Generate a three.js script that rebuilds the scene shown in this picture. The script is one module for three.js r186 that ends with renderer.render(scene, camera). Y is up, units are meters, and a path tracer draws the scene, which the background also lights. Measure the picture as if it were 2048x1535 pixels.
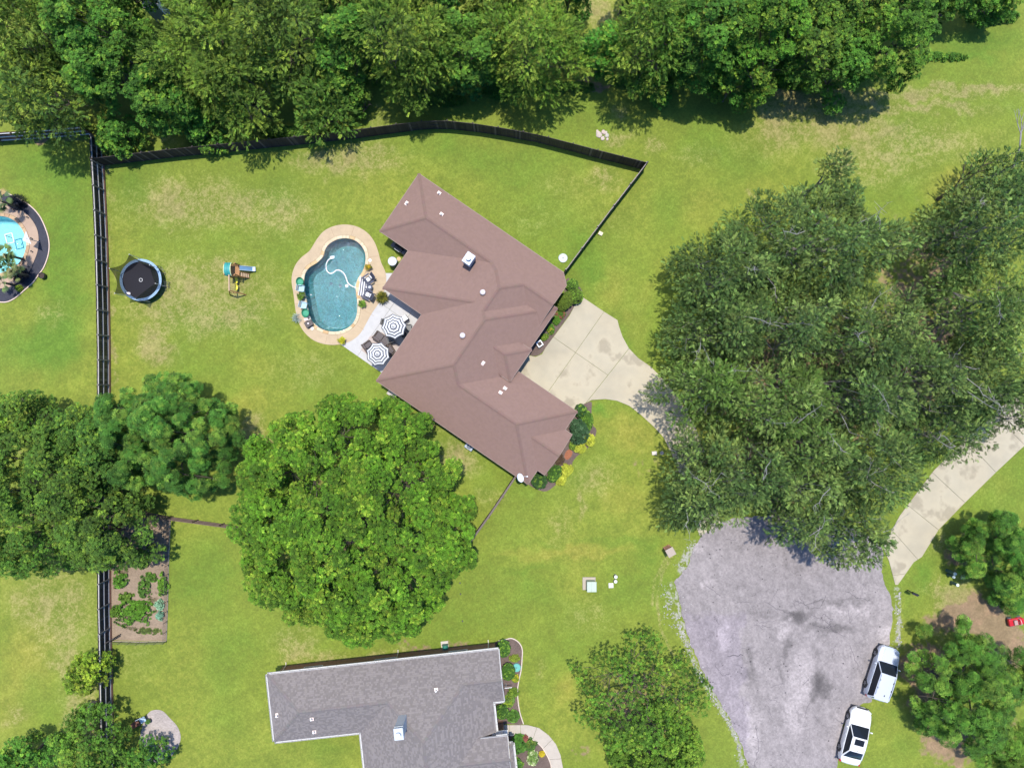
import * as THREE from 'three';
import { Sky } from 'three/addons/objects/Sky.js';
import { mergeGeometries, mergeVertices, toCreasedNormals } from 'three/addons/utils/BufferGeometryUtils.js';
import { RoundedBoxGeometry } from 'three/addons/geometries/RoundedBoxGeometry.js';

// ---------------------------------------------------------------- camera, sky, sun, exposure
const H = 59.2, K = 24;                      // drone height in metres, photograph pixels per metre on the ground
const scene = new THREE.Scene();
const camera = new THREE.PerspectiveCamera(2 * Math.atan(767.5 / K / H) * 180 / Math.PI, 1024 / 767, 0.5, 900);
camera.position.set(0, H, 0); camera.up.set(0, 0, -1); camera.lookAt(0, 0, 0);
const SUN = new THREE.Vector3(0.03, 1, -0.19).normalize();
const sky = new Sky(); sky.name = 'sky'; sky.scale.setScalar(800); sky.userData.kind = 'structure';
{ const u = sky.material.uniforms; u.sunPosition.value.copy(SUN).multiplyScalar(400000); u.turbidity.value = 5; u.rayleigh.value = 0.7; u.mieCoefficient.value = 0.004; u.mieDirectionalG.value = 0.75; }
scene.add(sky);
scene.environmentIntensity = 0.24;
const sun = new THREE.DirectionalLight(new THREE.Color(1, 0.945, 0.85), 4.8);
sun.position.copy(SUN).multiplyScalar(120); sun.target.position.set(0, 0, 0); scene.add(sun, sun.target);
sun.castShadow = true; sun.shadow.radius = 1.6; sun.shadow.mapSize.set(4096, 4096);
Object.assign(sun.shadow.camera, { left: -60, right: 60, top: 50, bottom: -50, near: 10, far: 260 });
const renderer = new THREE.WebGLRenderer({ antialias: true });
renderer.toneMapping = THREE.LinearToneMapping; renderer.toneMappingExposure = 1.22;
renderer.shadowMap.enabled = true; renderer.setSize(1024, 767);

// ---------------------------------------------------------------- helpers
const rngOf = (s) => () => { s = (s + 0x6d2b79f5) | 0; let t = Math.imul(s ^ (s >>> 15), 1 | s); t = (t + Math.imul(t ^ (t >>> 7), 61 | t)) ^ t; return ((t ^ (t >>> 14)) >>> 0) / 4294967296; };
let R = rngOf(7);
const rr = (a, b) => a + (b - a) * R();
const V = (x, y, z) => new THREE.Vector3(x, y, z);
// the place in metres whose point at height h shows at photograph pixel (px, py)
const P = (px, py, h = 0) => V((px - 1024) / K * (H - h) / H, h, (py - 767.5) / K * (H - h) / H);
const PP = (list, h = 0) => list.map(([a, b]) => { const p = P(a, b, h); return [p.x, p.z]; });
const TAU = Math.PI * 2;

const perm = new Float32Array(65536); { const r = rngOf(991); for (let i = 0; i < 65536; i++) perm[i] = r(); }
const hash2 = (x, y) => perm[((x & 255) << 8) | (y & 255)];
function vn(x, y) {
  const ix = Math.floor(x), iy = Math.floor(y); let fx = x - ix, fy = y - iy;
  fx = fx * fx * (3 - 2 * fx); fy = fy * fy * (3 - 2 * fy);
  const a = hash2(ix, iy), b = hash2(ix + 1, iy), c = hash2(ix, iy + 1), d = hash2(ix + 1, iy + 1);
  return a + (b - a) * fx + (c - a) * fy + (a - b - c + d) * fx * fy;
}
const fbm = (x, y, o = 4) => { let s = 0, a = 0.5, n = 0; for (let i = 0; i < o; i++) { s += a * vn(x, y); n += a; a *= 0.5; x = x * 2.03 + 17.1; y = y * 2.03 + 5.7; } return s / n; };
const clamp = (x, a = 0, b = 1) => Math.min(b, Math.max(a, x));
const sstep = (a, b, x) => { const t = clamp((x - a) / (b - a)); return t * t * (3 - 2 * t); };
const enc = (c) => 255 * (c <= 0.0031308 ? 12.92 * c : 1.055 * Math.pow(c, 1 / 2.4) - 0.055);
// a colour texture from a function of (u, v in pixels) -> linear [r, g, b]
function tex(w, h, f, wrap = THREE.RepeatWrapping, srgb = true) {
  const d = new Uint8Array(w * h * 4);
  for (let j = 0; j < h; j++) for (let i = 0; i < w; i++) { const c = f(i, j), o = (j * w + i) * 4; for (let k = 0; k < 3; k++) d[o + k] = clamp(srgb ? enc(c[k]) : c[k] * 255, 0, 255); d[o + 3] = 255; }
  const t = new THREE.DataTexture(d, w, h); t.magFilter = t.minFilter = THREE.LinearFilter; t.wrapS = t.wrapT = wrap; if (srgb) t.colorSpace = THREE.SRGBColorSpace; t.needsUpdate = true; return t;
}
const col = (r, g, b) => new THREE.Color().setRGB(r, g, b);
const std = (c, rough = 0.85, extra = {}) => new THREE.MeshStandardMaterial({ color: Array.isArray(c) ? col(...c) : c, roughness: rough, side: THREE.DoubleSide, ...extra });
const phys = (c, rough, extra = {}) => new THREE.MeshPhysicalMaterial({ color: Array.isArray(c) ? col(...c) : c, roughness: rough, side: THREE.DoubleSide, ...extra });

const used = {};
const numbered = (n) => { const k = used[n] = (used[n] ?? -1) + 1; return k ? n + '_' + String(k).padStart(3, '0') : n; };
const shade = (o) => { o.castShadow = o.receiveShadow = true; return o; };
function tag(o, label, category, group) { o.userData.label = label; o.userData.category = category; if (group) o.userData.group = group; return o; }
function thing(name, label, category, pos, turn = 0, group) {
  const g = new THREE.Group(); g.name = numbered(name); if (pos) g.position.copy(pos); g.rotation.y = turn; scene.add(g); return tag(g, label, category, group);
}
function part(name, geo, m, parent, label) { const o = shade(new THREE.Mesh(geo, m)); o.name = name; if (label) o.userData.label = label; parent.add(o); return o; }
function solo(name, label, category, geo, m, pos, turn = 0, group) { const o = shade(new THREE.Mesh(geo, m)); o.name = numbered(name); if (pos) o.position.copy(pos); o.rotation.y = turn; scene.add(o); return tag(o, label, category, group); }
function struct(name, geo, m, label) { const o = shade(new THREE.Mesh(geo, m)); o.name = numbered(name); o.userData.kind = 'structure'; if (label) o.userData.label = label; scene.add(o); return o; }
function mg(list) {
  const out = list.filter(Boolean).map((g) => { g = g.index ? g.toNonIndexed() : g; if (!g.attributes.normal) g.computeVertexNormals(); const n = g.attributes.position.count; if (!g.attributes.uv) g.setAttribute('uv', new THREE.BufferAttribute(new Float32Array(n * 2), 2)); for (const k of Object.keys(g.attributes)) if (!['position', 'normal', 'uv'].includes(k)) g.deleteAttribute(k); g.morphAttributes = {}; return g; });
  return out.length === 1 ? out[0] : mergeGeometries(out);
}
const box = (w, h, d, x = 0, y = 0, z = 0, ry = 0, rx = 0, rz = 0) => { const g = new THREE.BoxGeometry(w, h, d); if (rz) g.rotateZ(rz); if (rx) g.rotateX(rx); if (ry) g.rotateY(ry); return g.translate(x, y, z); };
const rbox = (w, h, d, r, x = 0, y = 0, z = 0, ry = 0) => { const g = new RoundedBoxGeometry(w, h, d, 2, Math.min(r, w / 2.01, h / 2.01, d / 2.01)); if (ry) g.rotateY(ry); return g.translate(x, y, z); };
const cyl = (r0, r1, h, x = 0, y = 0, z = 0, s = 14) => new THREE.CylinderGeometry(r1, r0, h, s).translate(x, y + h / 2, z);   // r0 at the foot, r1 at the top, foot at y
const ball = (r, x = 0, y = 0, z = 0, sx = 1, sy = 1, sz = 1, s = 12) => new THREE.SphereGeometry(r, s, Math.max(6, s - 4)).scale(sx, sy, sz).translate(x, y, z);
function bar(a, b, r0, r1 = r0, s = 6) { // a tapered round bar from a to b
  const d = b.clone().sub(a), l = d.length(), g = new THREE.CylinderGeometry(r1, r0, l, s, 1); g.translate(0, l / 2, 0);
  return g.applyQuaternion(new THREE.Quaternion().setFromUnitVectors(V(0, 1, 0), d.normalize())).translate(a.x, a.y, a.z);
}
function beam(a, b, w, h) { // a rectangular beam from a to b, w across (level), h high
  const d = b.clone().sub(a), l = d.length(), g = new THREE.BoxGeometry(w, h, l), m = new THREE.Matrix4();
  const z = d.normalize(), x = V(0, 1, 0).cross(z); if (x.lengthSq() < 1e-6) x.set(1, 0, 0); x.normalize(); const y = z.clone().cross(x);
  m.makeBasis(x, y, z).setPosition(a.clone().add(b).multiplyScalar(0.5)); return g.applyMatrix4(m);
}
const tube = (pts, r, seg = 40, rs = 6, closed = false) => new THREE.TubeGeometry(new THREE.CatmullRomCurve3(pts, closed), seg, r, rs, closed);
function smooth(pts, n, closed = true) { // spline through flat [x, z] points
  return new THREE.CatmullRomCurve3(pts.map(([x, z]) => V(x, 0, z)), closed, 'centripetal').getSpacedPoints(n).slice(0, closed ? n : n + 1).map((p) => [p.x, p.z]);
}
const shapeOf = (pts, holes = []) => { const s = new THREE.Shape(pts.map(([x, z]) => new THREE.Vector2(x, -z))); s.holes = holes.map((h) => new THREE.Path(h.map(([x, z]) => new THREE.Vector2(x, -z)))); return s; };
// a slab with its top at y and thickness t; its uv is the place in metres
const slab = (pts, y, t, holes = [], bevel = 0) => new THREE.ExtrudeGeometry(shapeOf(pts, holes), { depth: t - bevel, bevelEnabled: bevel > 0, bevelSize: bevel, bevelThickness: bevel, bevelOffset: -bevel, bevelSegments: 1, curveSegments: 1 }).rotateX(-Math.PI / 2).translate(0, y - t, 0);
const sheet = (pts, y, holes = []) => new THREE.ShapeGeometry(shapeOf(pts, holes)).rotateX(-Math.PI / 2).translate(0, y, 0);
// flat polygons: keep the side where a*x + b*z + c >= 0
function clip(poly, a, b, c) {
  const out = [];
  for (let i = 0; i < poly.length; i++) { const p = poly[i], q = poly[(i + 1) % poly.length], dp = a * p[0] + b * p[1] + c, dq = a * q[0] + b * q[1] + c; if (dp >= 0) out.push(p); if ((dp > 0 && dq < 0) || (dp < 0 && dq > 0)) { const t = dp / (dp - dq); out.push([p[0] + (q[0] - p[0]) * t, p[1] + (q[1] - p[1]) * t]); } }
  return out;
}
const areaOf = (p) => { let s = 0; for (let i = 0; i < p.length; i++) { const q = p[(i + 1) % p.length]; s += p[i][0] * q[1] - q[0] * p[i][1]; } return s / 2; };
// cut flat polygons along the line through p and q, leaving a joint of width g
function cut(polys, p, q, g = 0.012) {
  const dx = q[0] - p[0], dz = q[1] - p[1], l = Math.hypot(dx, dz), a = -dz / l, b = dx / l, c = -(a * p[0] + b * p[1]);
  return polys.flatMap((f) => [clip(f, a, b, c - g / 2), clip(f, -a, -b, -c - g / 2)].filter((f2) => f2.length > 2 && Math.abs(areaOf(f2)) > 0.02));
}
function grow(pts, d) { // move a closed outline outwards by d
  const s = areaOf(pts) > 0 ? 1 : -1, n = pts.length;
  return pts.map((p, i) => { const a = pts[(i + n - 1) % n], b = pts[(i + 1) % n]; let tx = b[0] - a[0], tz = b[1] - a[1]; const l = Math.hypot(tx, tz) || 1; return [p[0] + s * tz / l * d, p[1] - s * tx / l * d]; });
}
function inset(pts, d) { // move the straight walls of an outline inwards by d, corners kept sharp
  const s = areaOf(pts) > 0 ? 1 : -1, n = pts.length;
  const line = (i) => { const p = pts[i], q = pts[(i + 1) % n], l = Math.hypot(q[0] - p[0], q[1] - p[1]), nx = -s * (q[1] - p[1]) / l, nz = s * (q[0] - p[0]) / l; return [nx, nz, nx * (p[0] + nx * d) + nz * (p[1] + nz * d)]; };
  return pts.map((p, i) => { const [a, b, c] = line((i + n - 1) % n), [e, f, g] = line(i), k = a * f - b * e; return Math.abs(k) < 1e-6 ? [p[0] + e * d, p[1] + f * d] : [(c * f - b * g) / k, (a * g - c * e) / k]; });
}
// ---------------------------------------------------------------- ground
// wear and growth of the lawn as [x, y, rx, ry, kind, amount] in photograph pixels
const PATCH = [
  [312, 690, 42, 36, 'dry', 1.1], [420, 590, 150, 85, 'dry', .75], [300, 610, 80, 50, 'dry', .3], [380, 410, 150, 60, 'dry', .7], [260, 370, 40, 60, 'lush', .5], [690, 320, 130, 32, 'dry', .75], [560, 430, 90, 60, 'dry', .45],
  [500, 500, 110, 40, 'lush', .3], [450, 640, 170, 30, 'lush', .35], [620, 740, 90, 40, 'dry', .25], [520, 700, 80, 40, 'lush', .3], [470, 760, 120, 30, 'lush', .35], [560, 385, 60, 45, 'lush', .35], [1030, 330, 150, 40, 'lush', .35], [900, 320, 70, 50, 'lush', .3],
  [1110, 420, 80, 60, 'lush', .25], [1215, 360, 35, 30, 'dry', .55], [1130, 380, 60, 30, 'dry', .2], [1060, 440, 70, 30, 'dry', .18],
  [1650, 240, 150, 60, 'dry', .6], [1760, 190, 260, 9, 'dry', .9], [1950, 176, 140, 8, 'dry', 1.0], [1840, 215, 170, 9, 'dry', .7], [1820, 285, 190, 45, 'dry', .5], [1560, 210, 50, 40, 'dry', .7], [1530, 280, 70, 50, 'dry', .25], [1740, 340, 120, 40, 'dry', .45],
  [1235, 272, 34, 18, 'dry', .8], [1310, 290, 26, 16, 'dry', .6], [1240, 225, 22, 10, 'dry', .5], [1400, 280, 60, 50, 'lush', .4], [1480, 330, 60, 50, 'lush', .5], [1330, 400, 40, 70, 'lush', .35], [1390, 310, 60, 20, 'dry', .25], [1700, 300, 22, 14, 'lush', .8], [1500, 385, 14, 8, 'dry', .9],
  [1950, 80, 140, 26, 'lush', .9], [1920, 110, 130, 10, 'lush', .6], [1800, 130, 100, 30, 'lush', .4], [1900, 380, 80, 40, 'yellow', .7], [1400, 420, 60, 50, 'yellow', .4], [1100, 200, 120, 30, 'lush', .35], [1000, 230, 70, 25, 'yellow', .4],
  [1170, 500, 40, 50, 'lush', .45], [1230, 580, 50, 60, 'yellow', .6], [1270, 660, 35, 45, 'yellow', .8], [1180, 560, 30, 25, 'lush', .5], [1210, 440, 60, 40, 'dry', .15], [1240, 700, 20, 25, 'lush', .7], [1290, 600, 25, 40, 'yellow', .6],
  [905, 920, 62, 36, 'dry', .85], [840, 850, 60, 26, 'dry', .45], [980, 1000, 40, 26, 'dry', .3], [800, 800, 45, 20, 'lush', .4], [960, 990, 26, 30, 'lush', .35], [505, 868, 30, 45, 'dry', 1.0], [490, 800, 40, 30, 'yellow', .35], [400, 760, 60, 20, 'yellow', .4],
  [1200, 815, 26, 10, 'lush', .9], [1215, 880, 40, 40, 'lush', .35], [1260, 860, 60, 45, 'yellow', .7], [1190, 960, 50, 40, 'dry', .35], [1165, 1005, 12, 22, 'dry', .8], [1150, 940, 30, 30, 'lush', .4], [1120, 1050, 22, 40, 'dry', .35], [1250, 1000, 60, 30, 'yellow', .4], [1300, 990, 40, 40, 'lush', .3],
  [1150, 1105, 190, 8, 'yellow', .7], [1160, 1085, 140, 8, 'lush', .45], [1080, 1135, 130, 10, 'lush', .4], [1290, 1080, 60, 12, 'lush', .5], [1180, 1240, 60, 40, 'dry', .25], [1100, 1190, 110, 50, 'lush', .3], [1250, 1180, 80, 40, 'lush', .35], [1300, 1110, 36, 24, 'lush', .4], [1085, 1340, 14, 30, 'dry', .35], [1075, 1390, 40, 35, 'lush', .45], [1130, 1370, 20, 24, 'yellow', .7], [1160, 1500, 20, 30, 'soil', .4],
  [760, 1315, 210, 14, 'dry', .6], [880, 1295, 140, 8, 'soil', .55], [650, 1335, 120, 7, 'soil', .5], [590, 1290, 50, 40, 'dry', .5], [420, 1150, 70, 80, 'lush', .35], [440, 1300, 70, 90, 'lush', .45], [480, 1420, 60, 80, 'lush', .4], [650, 1505, 70, 30, 'lush', .6],
  [120, 1230, 80, 110, 'dry', .55], [160, 1420, 46, 70, 'dry', .8], [60, 1290, 55, 100, 'yellow', .6], [140, 1330, 40, 30, 'dry', .4], [30, 1400, 60, 100, 'yellow', .5], [50, 1200, 50, 60, 'dry', .3], [60, 1370, 30, 60, 'lush', .3], [270, 1320, 40, 50, 'dry', .2], [35, 1430, 30, 24, 'dry', .6],
  [100, 330, 110, 60, 'lush', .6], [130, 460, 60, 120, 'lush', .75], [130, 640, 60, 100, 'lush', .9], [60, 700, 110, 60, 'lush', 1.0], [110, 330, 60, 30, 'yellow', .25], [100, 620, 40, 26, 'dry', .35], [150, 560, 30, 40, 'yellow', .3],
  [1920, 1205, 34, 60, 'dry', .9], [1885, 1230, 20, 70, 'dry', .6], [1900, 1240, 60, 26, 'soil', .75], [1960, 1235, 75, 44, 'soil', 1.2], [1935, 1215, 50, 30, 'dry', .6], [2010, 1290, 60, 60, 'soil', .9], [1870, 1190, 34, 16, 'dry', .5], [1930, 1110, 60, 50, 'soil', .5], [1880, 1080, 26, 50, 'dry', .4], [1850, 1330, 60, 60, 'soil', .9], [1840, 1400, 40, 40, 'soil', .5], [1820, 1470, 40, 60, 'lush', .4], [1790, 1430, 30, 30, 'lush', .6], [1850, 1160, 26, 40, 'lush', .6], [1820, 1240, 20, 30, 'lush', .5], [1900, 1480, 60, 60, 'soil', .5], [1980, 1010, 70, 60, 'lush', .4], [1990, 970, 60, 40, 'yellow', .4], [1870, 1440, 30, 20, 'dry', .6], [1960, 1470, 100, 60, 'soil', .6],
  [1600, 760, 230, 180, 'soil', .7], [1850, 560, 130, 160, 'soil', .5], [1850, 760, 130, 120, 'soil', .6], [1550, 960, 160, 90, 'soil', .5], [700, 1050, 190, 190, 'soil', .4], [150, 960, 150, 140, 'soil', .5], [300, 100, 400, 110, 'lush', .9], [800, 90, 300, 80, 'lush', .9], [1450, 80, 350, 70, 'lush', .9], [1205, 20, 40, 30, 'dry', 1.0], [100, 280, 90, 6, 'soil', .6], [760, 235, 30, 20, 'dry', .4], [1280, 1420, 100, 100, 'soil', .45], [300, 280, 120, 10, 'dry', .4], [1180, 168, 120, 9, 'soil', .7],
  [221, 800, 4, 480, 'dry', .7], [206, 330, 6, 40, 'dry', .8], [218, 1400, 4, 140, 'dry', .6], [600, 308, 330, 4, 'lush', .4], [1290, 930, 30, 34, 'soil', .35],
];
const TRACK = [[[1350, 1100], [1324, 1148], [1314, 1200], [1321, 1256], [1345, 1306], [1384, 1366]], [[1336, 1108], [1309, 1160], [1304, 1210]], [[1880, 1150], [1872, 1200], [1866, 1260]]];
const GRAVEL = [[[1390, 1090], [1374, 1112], [1362, 1140]], [[1342, 1168], [1336, 1196], [1348, 1222], [1362, 1258], [1378, 1300], [1392, 1330], [1414, 1372], [1440, 1412], [1462, 1450], [1478, 1490], [1490, 1560]], [[1350, 1180], [1356, 1216], [1372, 1262]], [[1795, 1178], [1797, 1210], [1799, 1250], [1794, 1290]]];
const segDist = (x, y, line) => { let m = 1e9; for (let i = 0; i + 1 < line.length; i++) { const [ax, ay] = line[i], [bx, by] = line[i + 1], dx = bx - ax, dy = by - ay, t = clamp(((x - ax) * dx + (y - ay) * dy) / (dx * dx + dy * dy)); const d = Math.hypot(x - ax - dx * t, y - ay - dy * t); if (d < m) m = d; } return m; };
const GW = 96, GD = 72, GX = 2048, GZ = 1536;
const lawnMap = (() => {
  const kinds = { dry: 0, lush: 1, yellow: 2, soil: 3 }, cw = 512, ch = 384, field = [0, 1, 2, 3].map(() => new Float32Array(cw * ch)), line = new Float32Array(cw * ch), grav = new Float32Array(cw * ch);
  for (let j = 0; j < ch; j++) for (let i = 0; i < cw; i++) {
    const x = 1024 + ((i + .5) / cw - .5) * GW * K, y = 767.5 + ((j + .5) / ch - .5) * GD * K, o = j * cw + i;
    line[o] = Math.min(...TRACK.map((l) => segDist(x, y, l))); grav[o] = Math.min(...GRAVEL.map((l, k) => segDist(x, y, l) - (k === 0 ? 4 : 0)));
    const wx = x + (fbm(x / 26, y / 26, 3) - .5) * 42, wy = y + (fbm(x / 26 + 40, y / 26 + 9, 3) - .5) * 42;
    for (const [px, py, rx, ry, kind, a] of PATCH) { const dx = (wx - px) / (rx * 1.35), dy = (wy - py) / (ry * 1.35 + 3), q = dx * dx + dy * dy; if (q < 1) field[kinds[kind]][o] += a * (1 - q) * (1 - q) * 1.35; }
  }
  const at = (f, u, v) => { const x = clamp(u * cw - .5, 0, cw - 1.01), y = clamp(v * ch - .5, 0, ch - 1.01), ix = x | 0, iy = y | 0, fx = x - ix, fy = y - iy, o = iy * cw + ix; return (f[o] * (1 - fx) + f[o + 1] * fx) * (1 - fy) + (f[o + cw] * (1 - fx) + f[o + cw + 1] * fx) * fy; };
  const G = [.142, .181, .017], L = [.086, .156, .011], Y = [.205, .202, .025], D = [.27, .225, .09], D2 = [.20, .15, .065], S = [.205, .135, .08], GR = [.30, .28, .265];
  return tex(GX, GZ, (i, j) => {
    const u = (i + .5) / GX, v = 1 - (j + .5) / GZ, mx = (u - .5) * GW, mz = (v - .5) * GD;
    const big = fbm(mx / 5.5, mz / 5.5, 3), mid = fbm(mx * .9 + 30, mz * .9, 3), fine = fbm(mx * 3.6 + 9, mz * 3.6, 3), grit = hash2((i * 7 + (j >> 3)) & 255, (j * 13 + (i >> 4)) & 255), blade = vn(mx * 8.5 + 3, mz * 8.5);
    let lush = at(field[1], u, v) + (big - .5) * 1.5 + (mid - .5) * .5, dry = at(field[0], u, v), yel = at(field[2], u, v) + (.5 - big) * 1.1 + (mid - .5) * .35, soil = at(field[3], u, v);
    const tr = at(line, u, v); dry += .55 * sstep(5, 1.5, tr);
    const c = [0, 0, 0], mixin = (q, t) => { for (let k = 0; k < 3; k++) c[k] += (q[k] - c[k]) * t; };
    mixin(G, 1); mixin(Y, clamp(yel * .8 + (fine - .5) * .5)); mixin(L, clamp(lush * .75 + (fine - .5) * .4));
    const f1 = dry * .9 + (fine - .5) * 1.7 + (mid - .5) * 1.0 + (blade - .5) * .8 + (grit - .5) * 1.1; mixin(D, .56 * sstep(.0, 1.15, f1) * clamp(dry * 1.7 + .05)); mixin(D2, .55 * clamp(dry - .3) * sstep(.4, .7, mid));
    mixin(D, .5 * sstep(.62, .95, grit * .55 + blade * .3 + fine * .25) * (.06 + .8 * clamp(dry + yel * .5)));
    const s1 = soil + (fine - .5) * .9 + (mid - .5) * .7; mixin(S, .9 * sstep(.3, .8, s1) * clamp(soil * 2.2)); mixin([.27, .17, .1], .6 * sstep(.5, .75, mid) * clamp(soil * 1.3 - .3));
    const gv = at(grav, u, v) + (fine - .5) * 9 + (mid - .5) * 7; mixin(GR, .75 * sstep(8, 2, gv) * sstep(.42, .62, fine * .6 + mid * .5 + (blade - .5) * .5));
    const m = (.84 + .26 * grit) * (.86 + .28 * blade) * (.87 + .26 * fine) * (.88 + .24 * mid) * (.93 + .14 * fbm((mx * .5 + mz) * 1.5, (mz * .5 - mx) * .12, 2)); return [c[0] * m, c[1] * m, c[2] * m];
  }, THREE.MirroredRepeatWrapping);
})();
const POOL = smooth(PP([[692, 476.6], [709.5, 480.6], [722.7, 491.6], [730, 506], [730.7, 524], [725.6, 541.4], [716, 557.5], [711.7, 573.6], [713, 591], [715, 609], [714, 625], [710, 639], [700, 652], [683, 661], [662, 662.5], [640, 656], [626, 644], [618.6, 628], [614.5, 606], [610, 584], [608.4, 562], [610.6, 547], [618.6, 535.5], [636, 524], [646.5, 512], [651, 497.4], [659.7, 487], [674, 479]]), 150);
const POOL2 = smooth(PP([[0, 432], [16, 435], [31, 443], [44, 458.5], [51, 475], [52.5, 491], [47, 511], [36, 528], [22, 538], [0, 546], [-30, 548], [-60, 535], [-78, 505], [-76, 470], [-56, 444], [-28, 433]]), 90);
const lawnMat = std([1, 1, 1], 0.95, { map: lawnMap, bumpMap: lawnMap, bumpScale: 0.03 });
{ const q = 260, g = sheet([[-q, -q], [q, -q], [q, q], [-q, q]], 0, [grow(POOL, .14), grow(POOL2, .14)]), p = g.attributes.position, uv = g.attributes.uv;
  for (let i = 0; i < p.count; i++) uv.setXY(i, p.getX(i) / GW + .5, .5 - p.getZ(i) / GD);
  struct('ground', g, lawnMat); }

// concrete and stone textures (uv in metres)
const wrapN = (f, n) => (i, j) => f(i, j, n);
const tileNoise = (i, j, n, s) => { const x = i / n * s, y = j / n * s; const h = (a, b) => hash2(((a % s) + s) % s + 31 * s, ((b % s) + s) % s + 7); const ix = Math.floor(x), iy = Math.floor(y); let fx = x - ix, fy = y - iy; fx = fx * fx * (3 - 2 * fx); fy = fy * fy * (3 - 2 * fy); const a = h(ix, iy), b = h(ix + 1, iy), c = h(ix, iy + 1), d = h(ix + 1, iy + 1); return a + (b - a) * fx + (c - a) * fy + (a - b - c + d) * fx * fy; };
const tfbm = (i, j, n, s) => (tileNoise(i, j, n, s) * .5 + tileNoise(i, j, n, s * 2) * .25 + tileNoise(i, j, n, s * 4) * .15 + tileNoise(i, j, n, s * 8) * .1);
const metric = (t, m) => { t.repeat.set(1 / m, 1 / m); return t; };
const concreteMap = metric(tex(1024, 1024, (i, j) => { const a = tfbm(i, j, 1024, 5), b = tfbm(j, i, 1024, 12), g = hash2(i, j * 3); let m = .78 + .3 * (a - .5) + .16 * (b - .5) + .08 * (g - .5); const st = sstep(.6, .72, a * .6 + b * .45); m *= 1 - .30 * st; const y = .035 * (b - .5); return [m + y, m * .965, m * .87 - y]; }), 13);
const grainMap = metric(tex(256, 256, (i, j) => { const m = .8 + .14 * (tfbm(i, j, 256, 8) - .5) + .2 * (hash2(i, j) - .5); return [m, m, m]; }), 2.4);
const aggMap = metric(tex(512, 512, (i, j) => { const m = .82 + .2 * (tfbm(i, j, 512, 10) - .5) + .3 * (hash2(i, j * 5) - .5); return [m, m * .985, m * .96]; }), 4);
const mulchMap = metric(tex(512, 512, (i, j) => { const a = tfbm(i, j * 2, 512, 24), g = hash2(i >> 1, j), b = tfbm(i, j, 512, 6); const m = .45 + .75 * a * g + .3 * (b - .5), p = sstep(.86, .93, g); return [m + p * .5, m * .95 + p * .5, m * .93 + p * .5]; }), 3);
const concrete = std([.46, .415, .33], 0.9, { map: concreteMap }), patioMat = std([.50, .485, .47], 0.88, { map: grainMap }), walkMat = std([.47, .41, .34], 0.9, { map: grainMap });
const deckMat = std([.48, .37, .245], 0.92, { map: aggMap }), mulchMat = std([.17, .125, .105], 1, { map: mulchMap }), blackMulch = std([.055, .058, .078], 1, { map: mulchMap });

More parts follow.
